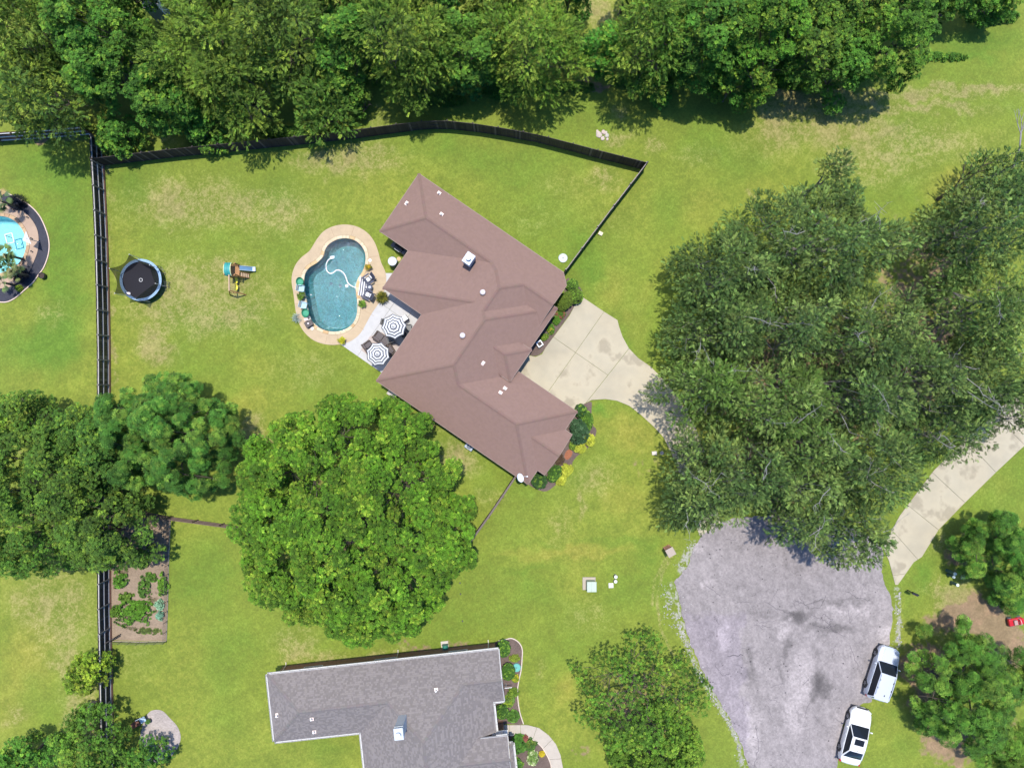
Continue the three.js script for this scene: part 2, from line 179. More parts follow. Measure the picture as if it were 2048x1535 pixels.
// the turning circle: worn, cracked asphalt
const roadMap = (() => {
  const n = 1024, cv = document.createElement('canvas'); cv.width = cv.height = n; const c = cv.getContext('2d'), im = c.createImageData(n, n), S = 540 / n;
  const spots = [[1595, 1232, 24, 14, .62], [1640, 1372, 20, 28, .62], [1575, 1290, 9, 34, .4], [1500, 1330, 8, 46, .34], [1560, 1340, 7, 22, .25], [1690, 1205, 55, 10, .42], [1630, 1300, 8, 30, .2], [1650, 1255, 44, 10, .4], [1530, 1228, 50, 7, .18], [1510, 1400, 7, 60, .18], [1640, 1440, 8, 60, .12], [1690, 1255, 26, 7, .22]];
  const pale = [[1600, 1360, 26, 50], [1700, 1215, 50, 14], [1585, 1430, 20, 40], [1770, 1265, 14, 20], [1565, 1260, 14, 18], [1450, 1270, 12, 30], [1505, 1460, 14, 60], [1420, 1165, 16, 8], [1390, 1095, 14, 14]];
  for (let j = 0; j < n; j++) for (let i = 0; i < n; i++) {
    const x = 1310 + i * S, y = 1020 + j * S, wx = x + (fbm(x / 14, y / 14, 3) - .5) * 26, wy = y + (fbm(x / 14 + 7, y / 14 + 3, 3) - .5) * 26, big = fbm(x / 60, y / 60, 4), mid = fbm(x / 13, y / 13, 3), fi = fbm(x / 3.2, y / 3.2, 2), g = hash2(i * 3, j * 5);
    let m = .196 + .06 * (big - .5) + .075 * (mid - .5) + .09 * (fi - .5) + .08 * (g - .5), w = 0;
    for (const [a, b, rx, ry, k] of spots) { const q = ((wx - a) / rx) ** 2 + ((wy - b) / ry) ** 2; if (q < 1.6) m *= 1 - k * (1 - q / 1.6); }
    for (const [a, b, rx, ry] of pale) { const q = ((wx - a) / rx) ** 2 + ((wy - b) / ry) ** 2; if (q < 1.6) w += .07 * (1 - q / 1.6) * (.5 + fi); }
    const str = fbm((x - y * .25) / 5, y / 60, 3); m *= .9 + .22 * str;
    const patch = .7 * sstep(-8, 14, (1490 + (fbm(x / 16, y / 30, 3) - .5) * 50) - x) * sstep(1215, 1245, y + (fbm(x / 9, y / 9, 2) - .5) * 24); // the older, mauve strip
    m += w; const o = (j * n + i) * 4, cl = [m * (1.10 - .03 * patch), m * (.965 - .05 * patch), m * (.935 + .06 * patch)]; for (let k = 0; k < 3; k++) im.data[o + k] = clamp(enc(cl[k]), 0, 255); im.data[o + 3] = 255;
  }
  c.putImageData(im, 0, 0);
  const q = ([x, y]) => [(x - 1310) / S, (y - 1020) / S], r = rngOf(51); c.lineCap = 'round';
  const crack = (pts, w, a) => { c.strokeStyle = `rgba(52,46,52,${a})`; c.lineWidth = w; c.beginPath(); let p = q(pts[0]); c.moveTo(...p); for (let k = 1; k < pts.length; k++) { const t = q(pts[k]), s = 7; for (let m = 1; m <= s; m++) c.lineTo(p[0] + (t[0] - p[0]) * m / s + (r() - .5) * 7, p[1] + (t[1] - p[1]) * m / s + (r() - .5) * 7); p = t; } c.stroke(); };
  for (const l of [[[1532, 1204], [1556, 1218], [1590, 1228]], [[1590, 1200], [1612, 1210], [1648, 1195]], [[1600, 1196], [1618, 1218], [1640, 1214], [1652, 1192]], [[1622, 1228], [1650, 1240], [1668, 1262], [1690, 1272]], [[1412, 1170], [1440, 1192]], [[1626, 1250], [1650, 1256], [1672, 1250]], [[1690, 1180], [1716, 1196], [1740, 1200]], [[1512, 1450], [1518, 1490], [1510, 1530]], [[1430, 1330], [1446, 1352], [1462, 1346]], [[1700, 1290], [1716, 1330]], [[1640, 1240], [1648, 1228], [1664, 1238], [1656, 1254]]]) crack(l, 1.7, .5);
  crack([[1456, 1312], [1486, 1308]], 3, .6);
  for (let k = 0; k < 60; k++) { const x = 1360 + r() * 380, y = 1060 + r() * 470, a = r() * TAU, l = 8 + r() * 26; crack([[x, y], [x + Math.cos(a) * l, y + Math.sin(a) * l]], .8 + r(), .25 + r() * .3); }
  for (let k = 0; k < 160; k++) { c.fillStyle = `rgba(45,40,42,${.3 + r() * .5})`; const p = q([1360 + r() * 400, 1060 + r() * 470]); c.beginPath(); c.arc(p[0], p[1], .8 + r() * 2.2, 0, TAU); c.fill(); }
  const t = new THREE.CanvasTexture(cv); t.colorSpace = THREE.SRGBColorSpace; t.wrapS = t.wrapT = THREE.MirroredRepeatWrapping; return t;
})();
const ROAD = [[1416, 1050], [1398, 1078], [1383.6, 1101.5], [1377.8, 1130], [1362, 1148], [1349, 1162], [1357, 1192.4], [1366, 1239], [1383.6, 1292], [1401, 1333], [1427.6, 1383], [1457, 1432.8], [1480, 1480], [1500, 1540], [1520, 1640], [1540, 2200], [1660, 2200], [1655, 1640], [1672, 1545], [1685.5, 1450], [1720.7, 1409], [1742, 1402], [1766, 1340], [1779, 1286], [1786.6, 1216], [1782, 1192], [1770.5, 1169], [1763, 1142.6], [1768, 1113], [1764, 1094], [1735, 1068], [1660, 1040], [1550, 1030], [1470, 1036]];
{ const pts = PP(ROAD), rough = []; const r = rngOf(5);
  for (let i = 0; i < pts.length; i++) { const a = pts[i], b = pts[(i + 1) % pts.length], n = Math.min(24, Math.ceil(Math.hypot(b[0] - a[0], b[1] - a[1]) / .35)); for (let k = 0; k < n; k++) rough.push([a[0] + (b[0] - a[0]) * k / n + (r() - .5) * .16, a[1] + (b[1] - a[1]) * k / n + (r() - .5) * .16]); }
  const g = slab(rough, .03, .2), p = g.attributes.position, uv = g.attributes.uv, o = P(1310, 1020);
  for (let i = 0; i < p.count; i++) uv.setXY(i, (p.getX(i) - o.x) / 22.5, 1 - (p.getZ(i) - o.z) / 22.5);
  struct('road', g, std([1, 1, 1], .93, { map: roadMap, bumpMap: roadMap, bumpScale: .006 })); }
{ // loose stones along the road's edge
  const g = new THREE.IcosahedronGeometry(1, 0), pos = [], r = rngOf(77); g.scale(1, .6, 1);
  for (const [k, line] of GRAVEL.entries()) for (let i = 0; i + 1 < line.length; i++) { const [ax, ay] = line[i], [bx, by] = line[i + 1], n = Math.hypot(bx - ax, by - ay) * (k === 0 ? 2.4 : 3); for (let q = 0; q < n; q++) { const t = r(), yy = ay + (by - ay) * t, s = (r() + r() + r() - 1.5) * (k === 0 ? 18 : k === 3 ? 8 : yy < 1265 ? 26 : 10); const l = Math.hypot(bx - ax, by - ay), x = ax + (bx - ax) * t - (by - ay) / l * s, y = ay + (by - ay) * t + (bx - ax) / l * s; if (vn(x / 9, y / 9) > .52) pos.push([x, y]); } }
  const o = shade(new THREE.InstancedMesh(g, std([1, 1, 1], .95), pos.length)), m = new THREE.Matrix4(), c = new THREE.Color();
  pos.forEach(([x, y], i) => { const s = .018 + r() * r() * .06, p = P(x, y); m.makeRotationY(r() * TAU).scale(V(s, s, s)).setPosition(p.x, .012, p.z); o.setMatrixAt(i, m); const k = .17 + r() * .26; o.setColorAt(i, c.setRGB(k, k * .95, k * .93)); });
  o.name = 'gravel'; o.userData.kind = 'stuff'; o.userData.label = 'pale loose gravel along the ragged road edge'; scene.add(o); }

// poured slabs: a structure whose slabs are pieces
function slabs(name, polys, y, t, m) { const g = new THREE.Group(); g.name = numbered(name); g.userData.kind = 'structure'; scene.add(g); polys.forEach((f, i) => part('concrete_slab', slab(f, y + (i % 3) * .0015, t, [], .008), m, g)); return g; }
const px2 = (a) => { const p = P(...a); return [p.x, p.z]; };
const cutAll = (polys, cuts, g) => cuts.reduce((f, [a, b]) => cut(f, px2(a), px2(b), g), polys);
{ let d = [PP([[1166.4, 594.9], [1208, 623], [1235, 640], [1238.4, 653.5], [1245.4, 673.8], [1258, 696.5], [1276.7, 716], [1301.7, 733], [1330, 762], [1360, 800], [1390, 852], [1412, 910], [1428, 970], [1440, 1046], [1400, 1072], [1384, 1030], [1367, 965], [1343, 906], [1327, 874], [1307.8, 853], [1281, 828.4], [1258.5, 811], [1234, 801], [1211, 797.6], [1183, 799.4], [1165, 809], [1150, 824], [1030, 741], [1057, 700], [1060, 711], [1071, 713.5], [1084, 708], [1091, 695], [1139, 631], [1150, 610]])];
  d = cut(d, px2([1258, 696.5]), px2([1192, 780]), .025);
  const inner = d.filter((f) => f.reduce((s, p) => s + p[0], 0) / f.length < P(1225, 0).x), outer = d.filter((f) => !inner.includes(f));
  slabs('driveway', [...cutAll(inner, [[[1208, 623], [1100, 777.8]], [[1107.8, 674.6], [1215.7, 749.6]]], .02), ...cutAll(outer, [[[1301.7, 777.8], [1268.9, 816]], [[1327, 874], [1350, 859]], [[1360, 935], [1400, 920]], [[1376, 1000], [1420, 990]]], .02)], .05, .12, concrete); }
slabs('driveway', cutAll([PP([[2100, 846], [2038, 900.5], [1991.7, 944], [1931.5, 1003], [1876.8, 1059], [1844, 1112.6], [1827.5, 1123.5], [1796, 1168.6], [1790.6, 1168.6], [1778, 1120.8], [1766, 1093], [1800, 1030], [1868, 940], [1975, 838], [2100, 730]])], [[[1991.7, 944], [1967, 918]], [[1928, 1003], [1901, 978]], [[1876.8, 1059], [1857, 1043]], [[1832, 1114], [1808, 1087]], [[1800, 1148], [1786, 1150]], [[2050, 890], [2010, 850]]], .02), .05, .12, concrete);
slabs('garden_walk', cutAll([PP([[1008, 1449], [1054.6, 1449], [1078, 1455], [1097.6, 1469.6], [1112, 1487.5], [1121, 1509], [1126, 1535], [1128, 1600], [1106, 1600], [1104, 1535], [1102, 1525], [1094, 1507], [1081.5, 1489], [1061.8, 1475], [1040, 1468.7], [1008, 1471]])], [[[1019, 1440], [1019, 1480]], [[1041, 1440], [1041, 1480]], [[1075, 1450], [1064, 1482]], [[1106, 1476], [1086, 1496]], [[1124, 1516], [1098, 1518]]], .02), .05, .12, walkMat);
// planting beds
const bed = (pts, m = mulchMat, y = .02) => struct('planting_bed', slab(smooth(PP(pts), 80), y, .1), m);
bed([[1135, 556], [1158, 572], [1166, 590], [1151, 609], [1139, 629], [1115, 662], [1092, 694], [1083, 706], [1070, 712], [1056, 706], [1080, 668], [1105, 630], [1125, 600]]);
bed([[1150, 826], [1168, 808], [1183, 803], [1183, 821], [1186, 850], [1193, 858], [1188, 878], [1176, 895], [1153, 913], [1144, 927], [1146, 938], [1130, 953], [1113, 968], [1092, 982], [1072, 977], [1050, 960], [1080, 930], [1110, 890], [1130, 850]]);
bed([[990, 1284], [1011, 1279], [1024, 1277], [1036.7, 1285], [1043, 1296], [1043, 1319], [1041, 1340], [1036.7, 1360], [1034, 1380], [1035, 1400], [1039, 1425], [1046, 1447], [1015, 1447], [985, 1447], [984, 1360]]);
bed([[1012, 1472], [1040, 1469.5], [1061, 1476], [1081, 1490], [1093, 1508], [1101, 1526], [1104, 1560], [1000, 1560], [1000, 1500]]);
struct('planting_bed', slab(PP([[226, 1050], [300, 1032], [339.5, 1040], [336.5, 1110], [334.5, 1200], [331.5, 1280], [280, 1281], [224, 1279.5], [222, 1160]]), .015, .1), std([.34, .26, .18], 1, { map: mulchMap }));
bed([[300, 1422], [322, 1420], [340, 1436], [356, 1455], [361, 1475], [352, 1500], [330, 1520], [300, 1525], [280, 1500], [285, 1450]], std([.47, .42, .385], 1, { map: mulchMap }));
{ const edge = (pts, c) => { const q = PP(pts), g = new THREE.CatmullRomCurve3(q.map(([x, z]) => V(x, .03, z)), false, 'centripetal'); return tube(g.getSpacedPoints(60), .05, 80, 5); };
  const m = std([.55, .45, .37], .9);
  const e1 = struct('bed_edging', edge([[997, 1281], [1011, 1278], [1024, 1276], [1037.5, 1284], [1044, 1296], [1044, 1319], [1042, 1340], [1037.7, 1360], [1035, 1380], [1036, 1400], [1040, 1425], [1047, 1447]]), m);
  struct('bed_edging', edge([[1020, 1470], [1040, 1469.4], [1061, 1476], [1081, 1490], [1093, 1508], [1101, 1526], [1104, 1550]]), m); }
// ---------------------------------------------------------------- houses
// A roof is the upper hull of hipped or gabled blocks. A block: rect [u0, u1, v0, v1]; slopes and foot heights of its four sides (slope 0: a gable, no plane).
function roofOf(blocks, cuts = []) {
  const bs = blocks.map((b) => {
    const [u0, u1, v0, v1] = b.rect, s = b.slopes, f = b.feet ?? [0, 0, 0, 0], planes = []; // plane: h = a*u + b*v + c
    if (s[0]) planes.push([s[0], 0, f[0] - s[0] * u0]); if (s[1]) planes.push([-s[1], 0, f[1] + s[1] * u1]);
    if (s[2]) planes.push([0, s[2], f[2] - s[2] * v0]); if (s[3]) planes.push([0, -s[3], f[3] + s[3] * v1]);
    return { planes, poly: cuts.reduce((p, [a, c, d]) => clip(p, a, c, d), [[u0, v0], [u1, v0], [u1, v1], [u0, v1]]), rect: b.rect };
  });
  const ev = (p, u, v) => p[0] * u + p[1] * v + p[2], cells = [];
  bs.forEach((A, ia) => A.planes.forEach((pl, ip) => {
    let cell = A.poly; A.planes.forEach((q, iq) => { if (iq !== ip && cell.length) cell = clip(cell, q[0] - pl[0], q[1] - pl[1], q[2] - pl[2]); });
    let pieces = cell.length > 2 ? [cell] : [];
    bs.forEach((B, ib) => { if (ib === ia) return; const e = ib > ia ? 1e-4 : -1e-4, [u0, u1, v0, v1] = B.rect;
      const hp = [[1, 0, -u0], [-1, 0, u1], [0, 1, -v0], [0, -1, v1], ...B.planes.map((q) => [q[0] - pl[0], q[1] - pl[1], q[2] - pl[2] + e])];
      pieces = pieces.flatMap((f) => { const out = []; let rest = f; for (const [a, b, c] of hp) { const o = clip(rest, -a, -b, -c); if (o.length > 2 && Math.abs(areaOf(o)) > 1e-3) out.push(o); rest = clip(rest, a, b, c); if (rest.length < 3 || Math.abs(areaOf(rest)) < 1e-3) return out.length ? out : [f]; } return out; }); });
    for (const f of pieces) if (Math.abs(areaOf(f)) > .01) cells.push({ plane: pl, poly: areaOf(f) > 0 ? f : f.slice().reverse(), id: ia * 8 + ip });
  }));
  const height = (u, v) => { let best = null, id = -1; bs.forEach((B, ib) => { const inside = B.poly.every((p, i) => { const q = B.poly[(i + 1) % B.poly.length], s = areaOf(B.poly) > 0 ? 1 : -1; return s * ((q[0] - p[0]) * (v - p[1]) - (q[1] - p[1]) * (u - p[0])) >= -1e-5; }); if (!inside) return; let h = 1e9, k = 0; B.planes.forEach((p, ip) => { const e = ev(p, u, v); if (e < h) { h = e; k = ip; } }); if (best === null || h > best + 1e-4) { best = h; id = ib * 8 + k; } }); return { h: best, id }; };
  return { cells, height, ev };
}
class Soup { // triangles with colours
  constructor() { this.p = []; this.c = []; }
  tri(a, b, c, k) { this.p.push(...a, ...b, ...c); for (let i = 0; i < 3; i++) this.c.push(...k); }
  fan(pts, k) { for (let i = 1; i + 1 < pts.length; i++) this.tri(pts[0], pts[i], pts[i + 1], k); }
  build() { const g = new THREE.BufferGeometry(); g.setAttribute('position', new THREE.Float32BufferAttribute(this.p, 3)); g.setAttribute('color', new THREE.Float32BufferAttribute(this.c, 3)); g.computeVertexNormals(); return g; }
}
const shingleGrain = metric(tex(256, 256, (i, j) => { const m = .86 + .34 * (hash2(i, j) - .5); return [m, m, m]; }), .9);
function buildRoof(house, roof, eave, look) {
  const Y = (pl, u, v) => eave + roof.ev(pl, u, v), r = rngOf(look.seed), byPlane = new Map();
  for (const [ci, c] of roof.cells.entries()) { const k = ci; if (!byPlane.has(k)) byPlane.set(k, []); byPlane.get(k).push(c); }
  const deckMat = std(look.deck, .95), shMat = std([1, 1, 1], .93, { vertexColors: true }), exposure = .15, tabW = look.tab ?? .25;
  for (const cells of byPlane.values()) {
    const pl = cells[0].plane, gl = Math.hypot(pl[0], pl[1]), ex = pl[1] / gl, ez = -pl[0] / gl, dx = pl[0] / gl, dz = pl[1] / gl, k = exposure / Math.sqrt(1 + gl * gl); // e along the eave, d up the slope
    const deck = new Soup(), sh = new Soup(); let lo = 1e9, hi = -1e9, la = 1e9, ha = -1e9;
    for (const c of cells) { deck.fan(c.poly.map(([u, v]) => [u, Y(pl, u, v) - .012, v]).reverse(), [1, 1, 1]); for (const [u, v] of c.poly) { const s = u * dx + v * dz, t = u * ex + v * ez; lo = Math.min(lo, s); hi = Math.max(hi, s); la = Math.min(la, t); ha = Math.max(ha, t); } }
    const tones = new Map();
    for (let n = 0, s = lo; s < hi; n++, s += k) { let t = la - r() * tabW; while (t < ha) { const w = tabW * (.6 + .8 * r()); let q = [[s, t], [s + k, t], [s + k, t + w], [s, t + w]].map(([a, b]) => [a * dx + b * ex, a * dz + b * ez]);
      const dark = r() < look.darkShare, tone = (dark ? look.darkTone : 1) * (1 + (r() - .5) * look.spread), kc = look.color.map((x, i) => x * tone * (1 + (r() - .5) * .04 * (i === 2 ? 1 : 0))), lift = dark ? .004 : .013;
      if (areaOf(q) < 0) q = q.reverse();
      for (const c of cells) { let f = q; for (let i = 0; i < c.poly.length && f.length > 2; i++) { const a = c.poly[i], b = c.poly[(i + 1) % c.poly.length]; f = clip(f, -(b[1] - a[1]), b[0] - a[0], (b[1] - a[1]) * a[0] - (b[0] - a[0]) * a[1]); }
        if (f.length < 3) continue; const at = ([u, v]) => { const z = (u * dx + v * dz - s) / k; return [u, Y(pl, u, v) + lift * (1 - z) + .001, v]; };
        sh.fan(f.map(at).reverse(), kc);
        for (let i = 0; i < f.length; i++) { const a = f[i], b = f[(i + 1) % f.length]; if (Math.abs(a[0] * dx + a[1] * dz - s) < 1e-4 && Math.abs(b[0] * dx + b[1] * dz - s) < 1e-4) { const A = at(a), B = at(b); sh.fan([A, B, [B[0], B[1] - lift - .006, B[2]], [A[0], A[1] - lift - .006, A[2]]], kc); } } }
      t += w; } }
    const d = part('roof_slope', deck.build(), deckMat, house), o = part('shingle', sh.build(), shMat, d); o.userData.kind = 'stuff';
  }
  // ridge and hip caps, fascia boards, gutters and the walls under gables and raised eaves
  const caps = [], trims = [], gutters = [], hang = [], walls = [], seen = new Set();
  for (const c of roof.cells) for (let i = 0; i < c.poly.length; i++) {
    const a = c.poly[i], b = c.poly[(i + 1) % c.poly.length], l = Math.hypot(b[0] - a[0], b[1] - a[1]); if (l < .12) continue;
    const nx = (b[1] - a[1]) / l, nz = -(b[0] - a[0]) / l, N = Math.max(1, Math.round(l / .25)); // n points out of the piece
    let run = null; const flush = () => { if (!run) return; const [t0, t1, kind, drop] = run; run = null; const p = [a[0] + (b[0] - a[0]) * t0, a[1] + (b[1] - a[1]) * t0], q = [a[0] + (b[0] - a[0]) * t1, a[1] + (b[1] - a[1]) * t1], yp = Y(c.plane, ...p), yq = Y(c.plane, ...q);
      const A = V(p[0] + nx * .015, yp - .085, p[1] + nz * .015), B = V(q[0] + nx * .015, yq - .085, q[1] + nz * .015); trims.push(beam(A, B, .03, .19));
      if (look.gutter && Math.abs(yp - yq) < .03 && kind === 'out') { const G = (P0, dy, o) => V(P0.x + nx * o, P0.y + dy, P0.z + nz * o); gutters.push(beam(G(A, .02, .075), G(B, .02, .075), .012 + .1, .012).translate(0, -.06, 0), beam(G(A, .025, .128), G(B, .025, .128), .012, .12)); for (let k = .3; k < A.distanceTo(B); k += .75) { const m = A.clone().lerp(B, k / A.distanceTo(B)); hang.push(box(.03, .012, .13, 0, 0, 0).rotateY(Math.atan2(nx, nz)).translate(m.x + nx * .07, m.y + .08, m.z + nz * .07)); } }
      const base = kind === 'out' ? eave - .1 : null, hgt = kind === 'out' ? Math.max(yp, yq) - eave : drop;
      if (hgt > .06) { const w = .32, P2 = [p[0] - nx * w, p[1] - nz * w], Q2 = [q[0] - nx * w, q[1] - nz * w], y0 = kind === 'out' ? eave - .1 : Math.min(yp, yq) - drop - .1; const s = new Soup(); s.fan([[P2[0], y0, P2[1]], [Q2[0], y0, Q2[1]], [Q2[0], yq - .03, Q2[1]], [P2[0], yp - .03, P2[1]]], [1, 1, 1]); walls.push(s.build()); } };
    for (let k = 0; k < N; k++) { const t = (k + .5) / N, u = a[0] + (b[0] - a[0]) * t, v = a[1] + (b[1] - a[1]) * t, o = roof.height(u + nx * .06, v + nz * .06), h = roof.ev(c.plane, u, v);
      let kind = null, drop = 0; if (o.h === null) kind = 'out'; else if (o.h < h - .09) { kind = 'step'; drop = h - o.h; }
      if (kind && run && run[2] === kind) { run[1] = (k + 1) / N; run[3] = Math.max(run[3], drop); } else { flush(); if (kind) run = [k / N, (k + 1) / N, kind, drop]; }
      if (!kind && o.h !== null) { const here = roof.ev(c.plane, u - nx * .06, v - nz * .06); if (here < h - .004 || o.h < h - .004) if (here + o.h < 2 * h - .012) { const key = Math.round(u * 9) + ',' + Math.round(v * 9); if (!seen.has(key)) { seen.add(key); const e = V((b[0] - a[0]) / l, roof.ev(c.plane, b[0], b[1]) - roof.ev(c.plane, a[0], a[1]), (b[1] - a[1]) / l); e.y /= l; caps.push([u, eave + h, v, e.normalize(), nx, nz, (here - h) / .06, (o.h - h) / .06]); } } } }
    flush();
  }
  const cs = new Soup(); for (const [u, y, v, e, nx, nz, sh, so] of caps) { const w = .13, L = .15, kc = look.cap.map((x) => x * (1 + (r() - .5) * look.spread * .8)), f = (s, side, lift) => { const d = side * w; return [u + e.x * s + nx * d, y + e.y * s + (side < 0 ? sh : side > 0 ? so : 0) * w + lift, v + e.z * s + nz * d]; }; for (const q of [-1, 1]) cs.fan([f(-L, 0, .034), f(L, 0, .022), f(L, q, .016), f(-L, q, .026)], kc); }
  if (caps.length) part('ridge_cap', cs.build(), shMat, house).userData.kind = 'stuff';
  part('fascia', mg(trims), look.trim, house); for (const w of walls) part('gable_wall', w, look.gable, house);
  if (gutters.length) { const gt = part('gutter', mg(gutters), look.gutter, house); part('gutter_hanger', mg(hang), look.gutter, gt).userData.kind = 'stuff'; }
}
const brickMap = metric(tex(512, 512, (i, j) => { const row = Math.floor(j / 32), x = (i + (row % 2) * 32) % 64, m = (j % 32) < 4 || x < 4, t = hash2(row * 7, Math.floor((i + (row % 2) * 32) / 64)); const k = m ? .9 : .5 + .4 * t + .2 * (hash2(i, j) - .5); return m ? [.8, .74, .68] : [k, k * .8, k * .72]; }), 1.2);
// walls as one piece with its openings set proud: the plaster line of the outline, inset
function wallsOf(house, outline, top, m, d = .42) { return part('wall', slab(inset(outline, d), top, top, []), m, house); }
const glass = phys([.03, .04, .05], .06, { metalness: 0 }), white = std([.60, .59, .575], .55), whiteMetal = std([.54, .555, .58], .4), cream = std([.60, .53, .43], .7), darkTrim = std([.13, .085, .07], .8);
function wallWindow(house, x, z, turn, w, h, y) { const g = new THREE.Group(); g.name = 'window'; g.position.set(x, y, z); g.rotation.y = turn; house.add(g); part('frame', mg([box(w, .07, .06, 0, h / 2, 0), box(w, .07, .08, 0, -h / 2, 0), box(.07, h, .06, -w / 2, 0, 0), box(.07, h, .06, w / 2, 0, 0), box(.04, h, .05, 0, 0, 0)]), white, g); part('pane', box(w - .08, h - .08, .02), glass, g); }
function wallDoor(house, x, z, turn, w, h, m) { const g = new THREE.Group(); g.name = 'door'; g.position.set(x, 0, z); g.rotation.y = turn; house.add(g); const n = Math.max(1, Math.round(h / .55)); for (let i = 0; i < n; i++) part('panel', rbox(w, h / n - .02, .05, .015, 0, (i + .5) * h / n, 0), m, g); part('handle', box(.12, .03, .05, w * .3, 1, .05), whiteMetal, g); }
function vent(house, roof, eave, u, v, kind) { const y = eave + roof.height(u, v).h, g = new THREE.Group(); g.position.set(u, y, v); house.add(g);
  if (kind === 'turbine') { g.name = 'turbine_vent'; part('collar', cyl(.2, .17, .16), whiteMetal, g); const fins = []; for (let i = 0; i < 16; i++) { const a = i / 16 * TAU; fins.push(tube([V(Math.cos(a) * .13, .15, Math.sin(a) * .13), V(Math.cos(a + .3) * .23, .28, Math.sin(a + .3) * .23), V(Math.cos(a + .6) * .06, .42, Math.sin(a + .6) * .06)], .02, 6, 4)); } part('turbine_head', mg([ball(.205, 0, .28, 0, 1, .75, 1), ...fins]), std([.62, .56, .55], .4), g); }
  else { g.name = 'vent_pipe'; part('flashing', box(.3, .03, .34, 0, .03, 0, 0, 0, 0), std([.62, .5, .44], .7), g); part('pipe', mg([cyl(.055, .05, .3), cyl(.075, .075, .02, 0, .3, 0)]), white, g); } }
function chimney(house, u, v, y0, w, d, h, round) { const g = new THREE.Group(); g.name = 'chimney'; g.position.set(u, y0, v); house.add(g); part('stack', mg([box(w, h, d, 0, h / 2, 0), box(w + .06, .1, d + .06, 0, h - .3, 0)]), std([.42, .44, .45], .6), g); part('crown', rbox(w + .08, .08, d + .08, .02, 0, h + .04, 0), std([.44, .47, .5], .5), g); part('flue', mg([cyl(.17, .17, .22, 0, h + .09, 0, 18), cyl(.21, .21, .05, 0, h + .33, 0, 18), cyl(.21, .1, .07, 0, h + .38, 0, 18)]), std([.58, .6, .62], .4), g); part('saddle', mg([beam(V(-w / 2, .25, d / 2 + .02), V(w / 2 + .25, .3, d / 2 + .02), .05, .03)]), whiteMetal, g); }

const S1 = 25.14; // eave-level pixels per metre
{ // the brown-roofed house
  const ang = 34.3 * Math.PI / 180, eave = 2.7, m = (x) => x / S1, s = .5;
  const rect = (a, b, c, d) => [m(a), m(b), m(c), m(d)];
  const house = thing('house', 'brown shingled ranch house with many hips beside the blue kidney pool', 'house', P(837.7, 347, eave).setY(0), -ang);
  const roof = roofOf([
    { rect: rect(0, 370, 0, 139), slopes: [s, 0, s, s] },
    { rect: rect(163, 370, 0, 290), slopes: [s, s, s, s] },
    { rect: rect(163, 381, 67, 390), slopes: [s, s, s, s], feet: [0, m(12) * s, m(12) * s, 0] },
    { rect: rect(163, 530, 214.5, 390), slopes: [s, s, s, s] },
    { rect: rect(69, 240, 0, 229.5), slopes: [s * .45, 0, s, s] },
    { rect: rect(300, 385, 165, 241), slopes: [0, s, s, s], feet: [0, m(35) * s, m(35) * s, m(35) * s] },
    { rect: rect(440, 547, 258, 356), slopes: [0, 0, s, s] },
  ], [[-1, 1, m(350)]]);
  buildRoof(house, roof, eave, { seed: 3, deck: [.13, .09, .08], color: [.186, .116, .093], cap: [.168, .104, .083], darkShare: 0, darkTone: 1, spread: .09, tab: .2, trim: std([.24, .18, .145], .75), gable: std([.3, .22, .17], .9, { map: brickMap }), gutter: null });
  const out = [[0, 0], [350, 0], [370, 20], [370, 67], [381, 67], [381, 165], [385, 165], [385, 214.5], [530, 214.5], [530, 258], [547, 258], [547, 356], [530, 356], [530, 390], [163, 390], [163, 229.5], [69, 229.5], [69, 139], [0, 139]].map(([a, b]) => [m(a), m(b)]);
  wallsOf(house, out, eave - .12, std([.36, .24, .18], .9, { map: brickMap }));
  part('soffit', slab(out, eave - .16, .03), std([.5, .45, .4], .8), house);
  for (const [u, v] of [[430, 214.5], [490, 214.5]]) wallDoor(house, m(u), m(v) + .42 - .03, Math.PI, 2.2, 2.1, white);
  for (const [u, v, t, w] of [[381 - 10.7, 110, Math.PI / 2, 1.6], [10.6, 70, -Math.PI / 2, 1.5], [250, 379.3, 0, 1.6], [400, 379.3, 0, 1.6], [110, 10.7, Math.PI, 1.5], [230, 10.7, Math.PI, 1.5], [79.7, 185, -Math.PI / 2, 1.8], [173.7, 310, -Math.PI / 2, 1.8], [536.3, 307, Math.PI / 2, 1.8]]) wallWindow(house, m(u), m(v), t, w, 1.3, 1.5);
  wallDoor(house, m(374.2), m(195), Math.PI / 2, 1, 2.1, std([.2, .08, .05], .5));
  const at = (px, py, h = 3.6) => { const p = P(px, py, h).setY(0); return house.worldToLocal(p); }; house.updateMatrixWorld(true);
  for (const [px, py, k] of [[965.5, 584, 'turbine'], [925.5, 671, 'turbine'], [876, 382], [811.5, 403], [882.5, 429], [966, 726], [1000.5, 785.5], [1009.5, 777]]) { const q = at(px, py, k ? 4.6 : 3.6); vent(house, roof, eave, q.x, q.z, k); }
  const q = at(938, 519, 4.6); chimney(house, q.x, q.z, eave + roof.height(q.x, q.z).h - .4, .62, .8, 1.75);
}
